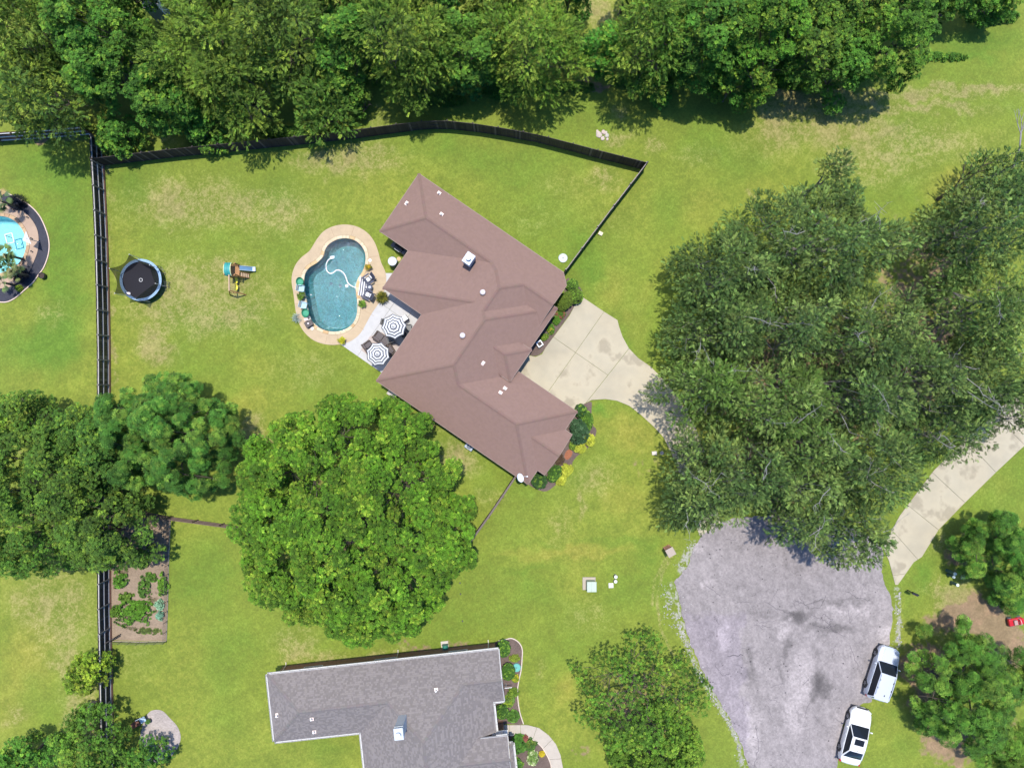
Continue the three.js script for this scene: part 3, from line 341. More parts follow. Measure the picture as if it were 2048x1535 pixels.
{ // the grey-roofed house
  const ang = -6.25 * Math.PI / 180, eave = 2.7, m = (x) => x / S1, s = .52;
  const rect = (a, b, c, d) => [m(a), m(b), m(c), m(d)];
  const house = thing('house', 'grey shingled house with white gutters at the bottom edge', 'house', P(533.7, 1348.9, eave).setY(0), -ang);
  const roof = roofOf([
    { rect: rect(0, 300, 0, 135), slopes: [s, 0, s, s] },
    { rect: rect(173.5, 444, 0, 460), slopes: [s, s, s, s] },
    { rect: rect(250, 467, 0, 103.6), slopes: [0, 0, s, s] },
    { rect: rect(330, 466, 164, 240), slopes: [0, 0, s, s], feet: [0, 0, m(38) * s, m(38) * s] },
    { rect: rect(330, 474, 190, 400), slopes: [0, s, s, s] },
  ]);
  buildRoof(house, roof, eave, { seed: 9, deck: [.12, .105, .105], color: [.176, .153, .144], cap: [.15, .13, .122], darkShare: .5, darkTone: .82, spread: .1, tab: .17, trim: std([.42, .41, .4], .6), gable: std([.3, .2, .15], .9, { map: brickMap }), gutter: std([.46, .45, .44], .55) });
  const out = [[0, 0], [467, 0], [467, 103.6], [444, 103.6], [444, 164], [466, 164], [466, 200], [474, 200], [474, 400], [444, 400], [444, 460], [173.5, 460], [173.5, 135], [0, 135]].map(([a, b]) => [m(a), m(b)]);
  wallsOf(house, out, eave - .12, std([.34, .215, .16], .9, { map: brickMap })); part('soffit', slab(out, eave - .16, .03), std([.6, .57, .52], .8), house);
  for (const [u, v, t, w] of [[80, 10.7, Math.PI, 1.5], [230, 10.7, Math.PI, 1.8], [380, 10.7, Math.PI, 1.5], [10.7, 66, -Math.PI / 2, 1.5], [456.3, 52, Math.PI / 2, 1.8], [100, 124.3, 0, 1.5], [463.3, 300, Math.PI / 2, 1.8]]) wallWindow(house, m(u), m(v), t, w, 1.3, 1.5);
  wallDoor(house, m(433.3), m(140), Math.PI / 2, 1, 2.1, std([.25, .05, .04], .5));
  house.updateMatrixWorld(true); const at = (px, py, h) => house.worldToLocal(P(px, py, h).setY(0));
  for (const [px, py] of [[551.5, 1434], [626, 1432], [626, 1466], [873.5, 1374]]) { const q = at(px, py, 3.4); vent(house, roof, eave, q.x, q.z); }
  const q = at(806, 1440, 4.6); chimney(house, q.x, q.z, eave + roof.height(q.x, q.z).h - .3, .62, .8, 2.3);
  // downspouts
  for (const u of [14, 250, 440]) part('downspout', tube([V(m(u), eave - .12, -.1), V(m(u) + .05, eave - .35, .1), V(m(u) + .1, eave - .6, .34), V(m(u) + .1, .35, .36), V(m(u) + .1, .12, .3), V(m(u) + .1, .06, .1)], .035, 30, 6), cream, house);
}
// ---------------------------------------------------------------- foliage
const leafMat = phys([1, 1, 1], .8, { transmission: .2, thickness: 0, ior: 1.35, specularIntensity: .8 });
const barkMat = std([.105, .08, .06], .95), greyBark = std([.20, .18, .165], .95), deadMat = std([.27, .245, .235], .9);
function leaf(s, base, dir, len, wid, up) { // a folded leaf of two faces
  const side = dir.clone().cross(up).normalize(), mid = base.clone().addScaledVector(dir, len * .5), tip = base.clone().addScaledVector(dir, len).addScaledVector(up, -len * .12), a = mid.clone().addScaledVector(side, wid / 2).addScaledVector(up, wid * .16), b = mid.clone().addScaledVector(side, -wid / 2).addScaledVector(up, wid * .16), A = (p) => [p.x, p.y, p.z];
  s.tri(A(base), A(a), A(tip), [1, 1, 1]); s.tri(A(base), A(tip), A(b), [1, 1, 1]);
}
const noColor = (g) => { g.deleteAttribute('color'); return g; };
function sprigGeo(kind, seed) { const r = rngOf(seed), s = new Soup(), j = (k) => (r() - .5) * k;
  if (kind === 'twig') { for (let i = 0; i < 13; i++) { const t = .1 + i / 13 * .9, sd = i % 2 ? 1 : -1, a = .75 + j(.5); leaf(s, V(sd * .02, t, j(.1) - .1 * t * t), V(sd * Math.sin(a), Math.cos(a), j(.7)).normalize(), .30 + j(.1), .17, V(j(.9), j(.4), 1).normalize()); } }
  if (kind === 'rosette') { for (let i = 0; i < 11; i++) { const a = i / 11 * TAU + j(.4), el = i < 7 ? .25 + j(.5) : .85 + j(.4); const d = V(Math.cos(a) * Math.cos(el), Math.sin(el), Math.sin(a) * Math.cos(el)); leaf(s, d.clone().multiplyScalar(.06), d, .48 + j(.14), .19, V(j(.5), 1, j(.5)).sub(d.clone().multiplyScalar(d.y)).normalize()); } }
  if (kind === 'star') { for (let i = 0; i < 9; i++) { const a = i / 9 * TAU + j(.3), el = .1 + j(.4); const d = V(Math.cos(a) * Math.cos(el), Math.sin(el), Math.sin(a) * Math.cos(el)); leaf(s, d.clone().multiplyScalar(.03), d, .62 + j(.16), .13, V(j(.3), 1, j(.3)).normalize()); } }
  if (kind === 'broad') { for (let i = 0; i < 8; i++) { const a = i / 8 * TAU + j(.5), el = .35 + j(.6); const d = V(Math.cos(a) * Math.cos(el), Math.sin(el), Math.sin(a) * Math.cos(el)); leaf(s, d.clone().multiplyScalar(.04), d, .5 + j(.12), .34, V(j(.4), 1, j(.4)).normalize()); } }
  if (kind === 'blade') { for (let i = 0; i < 9; i++) { const a = i / 9 * TAU + j(.5), el = .5 + j(.5); const d = V(Math.cos(a) * Math.cos(el), Math.sin(el), Math.sin(a) * Math.cos(el)); leaf(s, V(0, 0, 0), d, .9 + j(.2), .07, V(j(.3), 1, j(.3)).normalize()); } }
  return noColor(s.build()); }
const SPRIG = {}; for (const k of ['twig', 'rosette', 'star', 'broad', 'blade']) SPRIG[k] = sprigGeo(k, 11);
const M4 = new THREE.Matrix4();
function sprigs(parent, list, geo, m = leafMat) { // list of [pos, axis, size, roll, color]
  const o = shade(new THREE.InstancedMesh(geo, m, list.length)), x = V(), y = V(), z = V(), c = new THREE.Color();
  list.forEach(([p, ax, s, roll, k], i) => { y.copy(ax).normalize(); z.set(0, 1, 0).addScaledVector(y, -y.y); if (z.lengthSq() < 1e-3) z.set(1, 0, 0).addScaledVector(y, -y.x); z.normalize(); x.copy(y).cross(z); if (roll) { const cs = Math.cos(roll), sn = Math.sin(roll), x2 = x.clone().multiplyScalar(cs).addScaledVector(z, sn); z.multiplyScalar(cs).addScaledVector(x, -sn); x.copy(x2); } M4.makeBasis(x.clone().multiplyScalar(s), y.clone().multiplyScalar(s), z.clone().multiplyScalar(s)).setPosition(p); o.setMatrixAt(i, M4); o.setColorAt(i, c.setRGB(...k)); });
  o.name = 'foliage'; o.userData.kind = 'stuff'; parent.add(o); return o; }
const KIND = { // den: sprigs per square metre of a clump's plan
  bright: { sprig: 'rosette', size: [0.16, 0.33], color: [.086, .186, .011], tip: [.195, .305, .026], tipShare: .18, den: 185, rc: .72, lobe: .55, deep: .2 },
  olive: { sprig: 'twig', size: [0.21, 0.43], color: [.102, .178, .018], tip: [.215, .305, .034], tipShare: .28, den: 127, rc: .68, feather: .8, lobe: .6, deep: .34 },
  green: { sprig: 'rosette', size: [0.17, 0.35], color: [.070, .180, .018], tip: [.160, .285, .028], tipShare: .2, den: 137, rc: .7, lobe: .6, deep: .32 },
  deep: { sprig: 'rosette', size: [0.16, 0.31], color: [.076, .165, .017], tip: [.160, .262, .026], tipShare: .22, den: 147, rc: .66, lobe: .6, deep: .34 },
  oak: { sprig: 'twig', size: [0.17, 0.38], color: [.070, .124, .027], tip: [.178, .262, .060], tipShare: .34, den: 137, rc: .62, feather: .7, dead: 1, lobe: .6, deep: .48 },
  pecan: { sprig: 'star', size: [0.21, 0.43], color: [.066, .170, .021], tip: [.168, .290, .038], tipShare: .25, den: 132, rc: .66, lobe: .65, deep: .34 },
  lime: { sprig: 'rosette', size: [0.16, 0.32], color: [0.146, 0.236, 0.017], tip: [0.234, 0.328, 0.026], tipShare: .3, den: 146, rc: .5, lobe: 1, deep: .3 },
};
function tree(name, label, o, group) {
  // px, py: where the crown's middle shows; r or [rx, ry]: its radii as seen; h: height
  const k = { ...KIND[o.kind], ...o.look }, r = rngOf(o.seed ?? Math.round(o.px * 31 + o.py * 7)), h = o.h, hb = o.hb ?? h * .22, hc = o.hc ?? h * .58, c = P(o.px, o.py, hc).setY(0), f = (H - hc) / H / K;
  const [rx, rz] = (Array.isArray(o.r) ? o.r : [o.r, o.r]).map((x) => x * f), rc0 = k.rc * (o.rc ?? 1);
  const t = thing(name, label, o.cat ?? 'tree', c, 0, group), ph = [r() * TAU, r() * TAU, r() * TAU], rag = o.rag ?? 1, edge = (a) => 1 + rag * (.10 * Math.sin(2 * a + ph[0]) + .08 * Math.sin(5 * a + ph[1]) + .06 * Math.sin(9 * a + ph[2]));
  const clumps = [], n = Math.max(5, Math.round(rx * rz / (rc0 * rc0) * 2.3)), rnd = (a, b) => a + (b - a) * r();
  for (let i = 0; i < n; i++) { let best = null, bd = -1; const inner = i > n * .74;
    for (let q = 0; q < 5; q++) { const a = r() * TAU, rho = Math.sqrt(r()) * (inner ? .8 : 1), e = edge(a) * rho, x = Math.cos(a) * e * (rx - rc0 * .55), z = Math.sin(a) * e * (rz - rc0 * .55); const lob = sstep(.28, .62, vn(x * k.lobe + o.px, z * k.lobe + o.py)); const top = hb + (h - hb) * (1 - (k.deep ?? .3) * (1 - lob)) * (.30 + .70 * Math.sqrt(Math.max(0, 1 - rho * rho))) * (.88 + .14 * r()); let y = inner ? hb + (top - hb) * rnd(.35, .7) : top - rc0 * .5 - (rho > .75 && r() < .45 ? (top - hb) * rnd(.2, .6) : 0); y = Math.max(y, rc0 * .7); let d = 1e9; for (const p of clumps) d = Math.min(d, Math.hypot(x - p.x, (y - p.y) * .8, z - p.z)); if (d > bd) { bd = d; best = { x, y, z, a, rho }; } }
    const tone = rnd(.78, 1.28), yel = r(); clumps.push({ ...best, rc: rc0 * rnd(.7, 1.25), tone, yel, inner }); }
  // wood
  const wood = [], lean = V(rnd(-.3, .3), 0, rnd(-.3, .3)), fork = V(lean.x, hb * .9 + .2, lean.z), tr = Math.max(.07, .028 * (rx + rz) * .5 + .012 * h);
  const trunk = mg([bar(V(0, -.05, 0), fork, tr * 1.25, tr * .85, 9), cyl(tr * 1.7, tr * 1.15, .25, 0, -.05, 0, 9)]);
  const nodes = [[fork, tr * .6]], nl = Math.max(4, Math.min(11, Math.round(rx + 2))); // main limbs, bending outwards; every clump hangs on the nearest
  for (let i = 0; i < nl; i++) { const a = i / nl * TAU + rnd(-.3, .3), reach = rnd(.5, .72); let p = fork; for (let g = 1; g <= 4; g++) { const f2 = g / 4 * reach, e = V(lean.x + Math.cos(a + .25 * Math.sin(g * 2 + i)) * rx * f2, hb + (h - hb) * (.04 + .34 * Math.pow(g / 4, .7)) * rnd(.85, 1.05), lean.z + Math.sin(a + .25 * Math.sin(g * 2 + i)) * rz * f2), w = tr * (.62 - .13 * g); wood.push(bar(p, e, w + tr * .1, w, 6)); nodes.push([e, w]); p = e; } }
  for (const q of clumps) { if (q.inner && r() < .6) continue; const e = V(q.x, q.y - q.rc * .3, q.z); let best = nodes[0], bd = 1e9; for (const nd of nodes) { const d = nd[0].distanceTo(e); if (d < bd) { bd = d; best = nd; } } const m = best[0].clone().lerp(e, .55); m.x += rnd(-.25, .25); m.z += rnd(-.25, .25); m.y -= .12 * bd; const w = Math.min(.036, .010 + .006 * bd); wood.push(bar(best[0], m, w, w * .7, 4), bar(m, e, w * .7, w * .3, 4)); for (let b = 0; b < 2; b++) wood.push(bar(e, e.clone().addScaledVector(V(r() - .5, r() * .7, r() - .5).normalize(), q.rc * .7), w * .35, w * .12, 3)); }
  part('trunk', trunk, k.dead ? greyBark : barkMat, t); part('branch', mg(wood), k.dead ? greyBark : barkMat, t);
  // leaves
  const list = [], col0 = k.color, tip = k.tip;
  for (const q of clumps) { const cnt = Math.round(k.den * (o.den ?? 1) * q.rc * q.rc * 1.55 * (q.inner ? .5 : 1)), rad = V(Math.cos(q.a), 0, Math.sin(q.a));
    for (let i = 0; i < cnt; i++) { let d = V(r() - .5, r() * 1.0 - .34, r() - .5); d.normalize(); const s = q.rc * (.45 + .55 * Math.cbrt(r())); const p = V(q.x + d.x * s, q.y + d.y * s * .75, q.z + d.z * s); if (k.feather) { const al = (r() - .5) * q.rc * 1.3; p.addScaledVector(rad, al); p.y -= Math.abs(al) * .25 * q.rho; }
      const ax = k.feather ? rad.clone().multiplyScalar((.15 + q.rho * .55) * k.feather).add(d.clone().multiplyScalar(.9)).add(V((r() - .5) * .9, .15, (r() - .5) * .9)) : d.clone().add(V((r() - .5) * .7, .75, (r() - .5) * .7));
      const isTip = r() < k.tipShare * (q.yel > .7 ? 2.2 : .6), b = isTip ? tip : col0, m = q.tone * (.48 + 1.04 * r()), hue = 1 + (r() - .5) * .16 + (q.yel - .5) * .14; list.push([p, ax, k.size[0] + (k.size[1] - k.size[0]) * r(), (r() - .5) * 2.6, [b[0] * m * hue, b[1] * m, b[2] * m]]); } }
  sprigs(t, list, SPRIG[k.sprig]);
  if (k.dead && o.dead !== 0) { for (let i = 0; i < (o.dead ?? 2); i++) { const cs = clumps.filter((e) => e.rho < .62 && !e.inner), q = cs[Math.floor(r() * cs.length)] ?? clumps[0], b = V(q.x, q.y + q.rc * .4, q.z), dir = V(r() - .5, .25, r() - .5).normalize(); let p = b; const dd = []; for (let s = 0; s < 4; s++) { const e = p.clone().addScaledVector(dir, rnd(.4, .7)).add(V(rnd(-.25, .25), rnd(-.05, .2), rnd(-.25, .25))); dd.push(bar(p, e, .024 - s * .004, .02 - s * .004, 5)); for (let u = 0; u < 2; u++) dd.push(bar(e, e.clone().add(V(rnd(-.5, .5), rnd(0, .3), rnd(-.5, .5))), .012, .005, 4)); p = e; } part('dead_branch', mg(dd), deadMat, t, 'bare pale grey dead twigs'); } }
  return t;
}
function bush(name, label, px, py, rpx, h, kind, look = {}, group, cat = 'shrub') { // a low plant: stems and leaves
  const hc = h * .6, c = P(px, py, hc).setY(0), [rx, rz] = (Array.isArray(rpx) ? rpx : [rpx, rpx]).map((x) => x / K), k = { ...KIND[kind], ...look }, r = rngOf(Math.round(px * 13 + py * 29)), t = thing(name, label, cat, c, look.turn ?? 0, group), list = [], wood = [];
  const n = Math.round((look.n ?? 140) * Math.max(.25, rx * rz) / (k.size[0] * k.size[1]) * .2);
  for (let i = 0; i < n; i++) { const a = r() * TAU, u = Math.sqrt(r()), v = look.clip ? Math.sqrt(1 - u * u * .96) : Math.sqrt(Math.max(.1, 1 - u * u)) * (.5 + .5 * Math.sqrt(r())), e = look.clip ? 1 : look.ragged ? .5 + .95 * vn(a * 2.1 + px, py + u * 2) : .85 + .3 * vn(a * 1.6 + px, py); const p = V(Math.cos(a) * u * rx * e, Math.max(.05, h * (look.clip ? .35 + .65 * v : v) * (look.clip ? .97 + .05 * r() : 1)), Math.sin(a) * u * rz * e); const d = V(Math.cos(a) * u, .5 + v * .6, Math.sin(a) * u).add(V((r() - .5) * .7, (r() - .5) * .4, (r() - .5) * .7)); const b = r() < k.tipShare ? k.tip : k.color, m = .72 + .56 * r(); list.push([p, d, k.size[0] + (k.size[1] - k.size[0]) * r(), (r() - .5), [b[0] * m, b[1] * m, b[2] * m]]); if (i % 9 === 0) wood.push(bar(V(p.x * .15, 0, p.z * .15), p, .014, .006, 4)); }
  if (wood.length) part('stem', mg(wood), barkMat, t); sprigs(t, list, SPRIG[k.sprig]); return t;
}
// ---------------------------------------------------------------- trees
const BACK = 'trees of the wood along the top edge', OAKS = 'trees of the big grove over the road end';
for (const [px, py, r, h, kind, label, extra] of [
  [40, 40, 105, 11, 'olive', 'olive-green tree filling the top left corner'],
  [70, 185, 92, 10, 'olive', 'olive feathery tree leaning over the brown fence at the far left', { look: { color: [0.079, 0.146, 0.022] } }],
  [185, 60, 88, 11, 'green', 'fresh green tree near the white object at the top edge'],
  [215, 150, 72, 9, 'green', 'bright green tree just left of the dark gap in the wood'],
  [225, 258, 44, 5, 'green', 'low leafy green tree over the top of the left fence', { hb: .6 }],
  [330, 195, 68, 8, 'green', 'lush green tree behind the fence corner'],
  [400, 85, 108, 12, 'olive', 'large yellow-olive tree at the top, left of the dead brown twigs', { look: { color: [0.126, 0.209, 0.020] } }],
  [395, 243, 50, 4.5, 'green', 'low green leafy growth close to the back fence', { hb: .5 }],
  [490, 176, 78, 9, 'olive', 'olive tree with drooping sprays above the back fence', { look: { color: [0.120, 0.202, 0.022] } }],
  [565, 60, 92, 12, 'olive', 'dull olive tree with brown dead twigs at the top edge', { look: { color: [0.093, 0.161, 0.022] } }],
  [645, 205, 58, 7, 'olive', 'weeping feathery tree reaching over the back fence', { hb: .8, look: { color: [0.104, 0.209, 0.024] } }],
  [690, 90, 74, 10, 'green', 'mid-green tree behind the weeping feathery tree'],
  [718, 195, 30, 4, 'deep', 'small dark green tree beside the weeping feathery tree', { hb: .5 }],
  [800, 70, 98, 12, 'olive', 'broad olive tree with upright sprays at the top edge'],
  [835, 142, 64, 8.5, 'olive', 'olive tree hanging low beside the bend of the back fence', { hb: .8 }],
  [930, 95, 66, 10, 'green', 'green tree left of the yellow-green feathery tree', { look: { color: [0.095, 0.205, 0.022] } }],
  [940, 150, 40, 5, 'green', 'small bluish-green tree at the edge of the mown strip', { hb: .6, look: { color: [0.063, 0.192, 0.033] } }],
  [1060, 70, 102, 11, 'olive', 'wide yellow-green feathery tree left of the bare tan clearing', { look: { color: [0.126, 0.230, 0.020] } }],
  [1208, 95, 48, 7, 'green', 'vivid light green slim tree below the bare tan clearing', { look: { color: [0.070, 0.226, 0.022] } }],
  [1300, 70, 84, 11, 'olive', 'yellowish tree right of the bare tan clearing', { look: { color: [0.109, 0.209, 0.020] } }],
  [1335, 140, 48, 6.5, 'green', 'drooping green tree in front of the yellowish tree', { hb: .7 }],
  [1405, 65, 88, 11, 'green', 'rounded mid-green tree right of the yellowish tree'],
  [1470, 165, 46, 6, 'green', 'low spreading green tree casting its shade on the strip', { hb: .7 }],
  [1525, 70, 104, 11, 'bright', 'dense bright green tree in the right half of the wood', { look: { color: [0.082, 0.192, 0.015] } }],
  [1640, 60, 96, 11, 'deep', 'dark green tree with a black gap beside it'],
  [1690, 140, 52, 7, 'green', 'green tree jutting out over the mown strip', { hb: .8 }],
  [1790, 65, 88, 11, 'green', 'last big green tree at the right end of the wood', { look: { color: [0.079, 0.185, 0.017] } }],
  [1885, 8, 46, 5, 'green', 'leafy bush-like tree at the top edge near the lush corner', { hb: .4 }],
  [1995, -2, 46, 5, 'green', 'half-hidden tree at the top right corner', { hb: .4 }],
]) tree('tree', label, { px, py, r, h, kind, ...extra }, BACK);
for (const [px, py, r, h, label, extra] of [
  [1650, 480, [178, 108], 11.5, 'broad grey-green crown at the top of the grove', { dead: 3 }],
  [1452, 545, [92, 96], 10, 'grey-green crown at the upper left of the grove', { dead: 1 }],
  [1430, 660, [92, 86], 10, 'feathery crown at the left edge of the grove above the drive'],
  [1575, 650, [104, 92], 12, 'tall crown in the upper middle of the grove', { dead: 2 }],
  [1730, 660, [112, 92], 11.5, 'crown with thin grey twigs right of the grove middle', { dead: 3 }],
  [1412, 775, [90, 84], 9.5, 'low feathery crown overhanging the curved drive', { look: { color: [0.095, 0.170, 0.024] } }],
  [1540, 800, [98, 84], 11, 'mid-height crown left of the black hole in the grove', { look: { color: [0.099, 0.170, 0.027] } }],
  [1700, 800, [104, 88], 11.5, 'crown right of the black hole in the grove', { dead: 3 }],
  [1850, 760, [96, 96], 10.5, 'crown with a fan of bare pale twigs', { dead: 6 }],
  [1400, 930, [72, 72], 8.5, 'crown at the lower left over the end of the drive'],
  [1392, 1005, [64, 66], 8, 'crown hanging over the lower end of the drive'],
  [1490, 950, [96, 86], 10, 'crown at the lower middle left of the grove', { dead: 1 }],
  [1620, 930, [98, 92], 11, 'crown at the lower middle of the grove', { look: { color: [0.095, 0.158, 0.029] } }],
  [1740, 930, [98, 84], 10.5, 'crown over the upper end of the neighbour drive', { dead: 4 }],
  [1700, 1060, [76, 72], 9, 'lowest crown hanging over the turning circle'],
  [1590, 1040, [56, 52], 8, 'small crown hanging over the top of the turning circle'],
  [1900, 870, [80, 56], 8, 'thin crown reaching across the neighbour drive', { den: .75, dead: 2 }],
  [1975, 450, [108, 104], 11, 'dark crown at the right edge of the picture, uppermost', { look: { color: [0.063, 0.123, 0.027] } }],
  [2020, 340, [60, 50], 9, 'dark crown tip beside the grey dead snag', { look: { color: [0.057, 0.117, 0.024] } }],
  [1975, 620, [104, 96], 10.5, 'dark crown at the right edge below the uppermost one', { look: { color: [0.066, 0.125, 0.024] }, dead: 2 }],
  [1970, 750, [90, 80], 10, 'dark crown at the right edge beside the bare fan', { dead: 4 }],
  [2030, 810, [60, 60], 9, 'crown cut by the right edge above the neighbour drive', { dead: 2 }],
  [1662, 352, [22, 40], 8.5, 'thin leafy shoot sticking out above the grove', { den: 1.1, rc: .8, hb: 2.5, dead: 0 }],
]) tree('tree', label, { px, py, r, h, kind: 'oak', ...extra }, OAKS);
tree('tree', 'green tree filling the gap between the left-edge trees and the star-leaved tree', { px: 170, py: 895, r: [96, 100], h: 9, kind: 'deep', look: { color: [.066, .150, .018] } });
tree('tree', 'huge round bright green tree between the two houses', { px: 697, py: 1044, r: [256, 250], h: 11.5, kind: 'bright', hb: 2.2, rag: .35 });
tree('tree', 'deep green tree with star-like leaf sprays over the left fence', { px: 328, py: 872, r: [142, 130], h: 9.5, kind: 'pecan' });
tree('tree', 'green tree at the left edge above the vegetable garden', { px: 80, py: 950, r: [130, 110], h: 9.5, kind: 'deep', look: { color: [0.079, 0.158, 0.018] } });
tree('tree', 'spreading green tree beside the upper end of the vegetable garden', { px: 195, py: 1065, r: [100, 90], h: 8.5, kind: 'deep', look: { color: [0.076, 0.150, 0.018] } });
tree('tree', 'green tree at the left edge, lowest of its clump', { px: 45, py: 1075, r: [90, 88], h: 8, kind: 'deep' });
tree('tree', 'small-leaved tree at the left edge beside the neighbour lawn', { px: 30, py: 835, r: [66, 58], h: 7.5, kind: 'deep', look: { color: [0.074, 0.158, 0.018] } });
tree('tree', 'bushy green tree between the walk and the turning circle', { px: 1285, py: 1400, r: [126, 122], h: 7.5, kind: 'deep', hb: .9, look: { color: [0.082, 0.178, 0.015], den: 50 } });
tree('tree', 'bushy green tree at the bottom edge beside the road', { px: 1320, py: 1525, r: [106, 84], h: 6.5, kind: 'deep', hb: .8, look: { color: [0.095, 0.192, 0.015] } });
tree('tree', 'green tree at the right edge above the red toy car', { px: 2010, py: 1105, r: [82, 76], h: 7, kind: 'pecan', hb: 1.2, look: { color: [0.070, 0.178, 0.020] } });
tree('tree', 'low leafy tree touching the red toy car', { px: 2034, py: 1195, r: [38, 38], h: 4.5, kind: 'pecan', hb: .6 });
tree('tree', 'loose green tree right of the two white cars', { px: 1935, py: 1385, r: [102, 116], h: 7.5, kind: 'pecan', hb: 1.1, look: { color: [0.079, 0.185, 0.020] }, den: .85 });
tree('tree', 'green tree cut by the right edge beside the loose tree', { px: 2046, py: 1360, r: [46, 60], h: 6, kind: 'pecan', den: .8 });
tree('tree', 'green tree in the bottom right corner', { px: 2030, py: 1495, r: [62, 58], h: 6, kind: 'pecan', look: { color: [0.095, 0.199, 0.020] } });
tree('tree', 'small lime-green tree by the lower left fence', { px: 166, py: 1350, r: [44, 46], h: 4.2, kind: 'lime', hb: .6 });
tree('tree', 'young green tree over the foot of the left fence', { px: 170, py: 1492, r: [86, 66], h: 6, kind: 'green', den: .8, look: { color: [0.089, 0.192, 0.018] } });
tree('tree', 'green tree in the bottom left corner', { px: 40, py: 1522, r: [60, 46], h: 5.5, kind: 'green' });
tree('tree', 'young tree at the foot of the pale stone circle', { px: 285, py: 1528, r: [46, 34], h: 4.5, kind: 'green', den: .9, rc: .8 });
{ // the bare snag beside the dark crown
  const t = thing('dead_tree', 'bare grey dead snag at the right edge above the grove', 'dead tree', P(2006, 345, 3).setY(0)), r = rngOf(8), w = [], lim = (p, d, l, q, n) => { const e = p.clone().addScaledVector(d, l); w.push(bar(p, e, q, q * .7, 5)); if (n) for (let i = 0; i < 2; i++) lim(e, d.clone().add(V((r() - .5) * 1.2, (r() - .3) * .6, (r() - .7) * 1.2)).normalize(), l * .75, q * .6, n - 1); };
  part('trunk', bar(V(0, -.05, 0), V(.1, 4, -.2), .2, .12, 8), deadMat, t); lim(V(.1, 4, -.2), V(-.1, .6, -.7).normalize(), 1.5, .1, 4); lim(V(.1, 4, -.2), V(.4, .5, -.3).normalize(), 1.4, .09, 4); part('branch', mg(w), deadMat, t); }
{ const t = thing('dead_tree', 'forked bare brown branches standing left of the right-edge crowns', 'dead tree', P(1905, 385, 2).setY(0)), r = rngOf(18), w = [], lim = (p, d, l, q, n) => { const e = p.clone().addScaledVector(d, l); w.push(bar(p, e, q, q * .7, 5)); if (n) for (let i = 0; i < 2; i++) lim(e, d.clone().add(V((r() - .5) * 1.1, (r() - .3) * .5, (r() - .7) * .8)).normalize(), l * .75, q * .65, n - 1); };
  part('trunk', bar(V(0, -.05, 0), V(0, 2.2, -.2), .15, .11, 8), barkMat, t); lim(V(0, 2.2, -.2), V(-.15, .9, -.4).normalize(), 1.1, .09, 3); lim(V(0, 2.2, -.2), V(.5, .7, -.5).normalize(), 1.2, .09, 3); part('branch', mg(w), barkMat, t); }
// understorey along the wood's edge
for (const [px, py, r, h, kind, label] of [[1000, 178, [30, 18], .9, 'green', 'low bright creeper patch at the edge of the wood'], [1055, 165, [48, 16], .7, 'deep', 'dark creeper under the yellow-green feathery tree'], [1140, 172, [50, 9], .5, 'deep', 'thin dark weeds under the slim light green tree'], [890, 195, [40, 14], .8, 'deep', 'dark undergrowth left of the bright creeper patch'], [1290, 160, [70, 14], .8, 'deep', 'dark undergrowth under the yellowish tree'], [560, 262, [46, 12], .8, 'deep', 'undergrowth between the back fence and the wood'], [1990, 30, [50, 12], .8, 'green', 'weedy fringe at the top right corner'], [1880, 112, [60, 7], .35, 'green', 'line of lush weeds across the top right strip'], [1590, 165, [60, 10], .6, 'deep', 'shaded undergrowth below the dense bright tree']])
  bush('undergrowth', label, px, py, r, h, kind, { size: [.3, .45], n: 150 }, 'undergrowth along the wood');
for (const [px, py, r, h, label] of [[300, 110, [46, 34], 3.2, 'shaded thicket left of the large yellow-olive tree'], [150, 120, [50, 30], 3, 'shaded thicket under the fresh green tree'], [480, 100, [50, 36], 3.5, 'shaded thicket between the yellow-olive and the dull olive tree'], [610, 130, [46, 36], 3.2, 'shaded thicket behind the weeping feathery tree'], [745, 130, [44, 30], 3, 'shaded thicket left of the broad olive tree'], [880, 60, [44, 34], 3.2, 'shaded thicket right of the broad olive tree'], [985, 110, [36, 30], 3, 'shaded thicket left of the yellow-green feathery tree'], [1140, 90, [36, 30], 3, 'shaded thicket right of the yellow-green feathery tree'], [1350, 60, [40, 34], 3.2, 'shaded thicket behind the drooping green tree'], [1465, 80, [40, 40], 3.2, 'shaded thicket left of the dense bright tree'], [1590, 90, [46, 36], 3.2, 'shaded thicket right of the dense bright tree'], [1715, 70, [46, 36], 3.2, 'shaded thicket left of the last big tree'], [110, 250, [70, 14], 1.4, 'shaded thicket behind the board fence with white rails']])
  bush('thicket', label, px, py, r, h, 'deep', { size: [.28, .42], n: 80 }, 'thickets inside the wood');
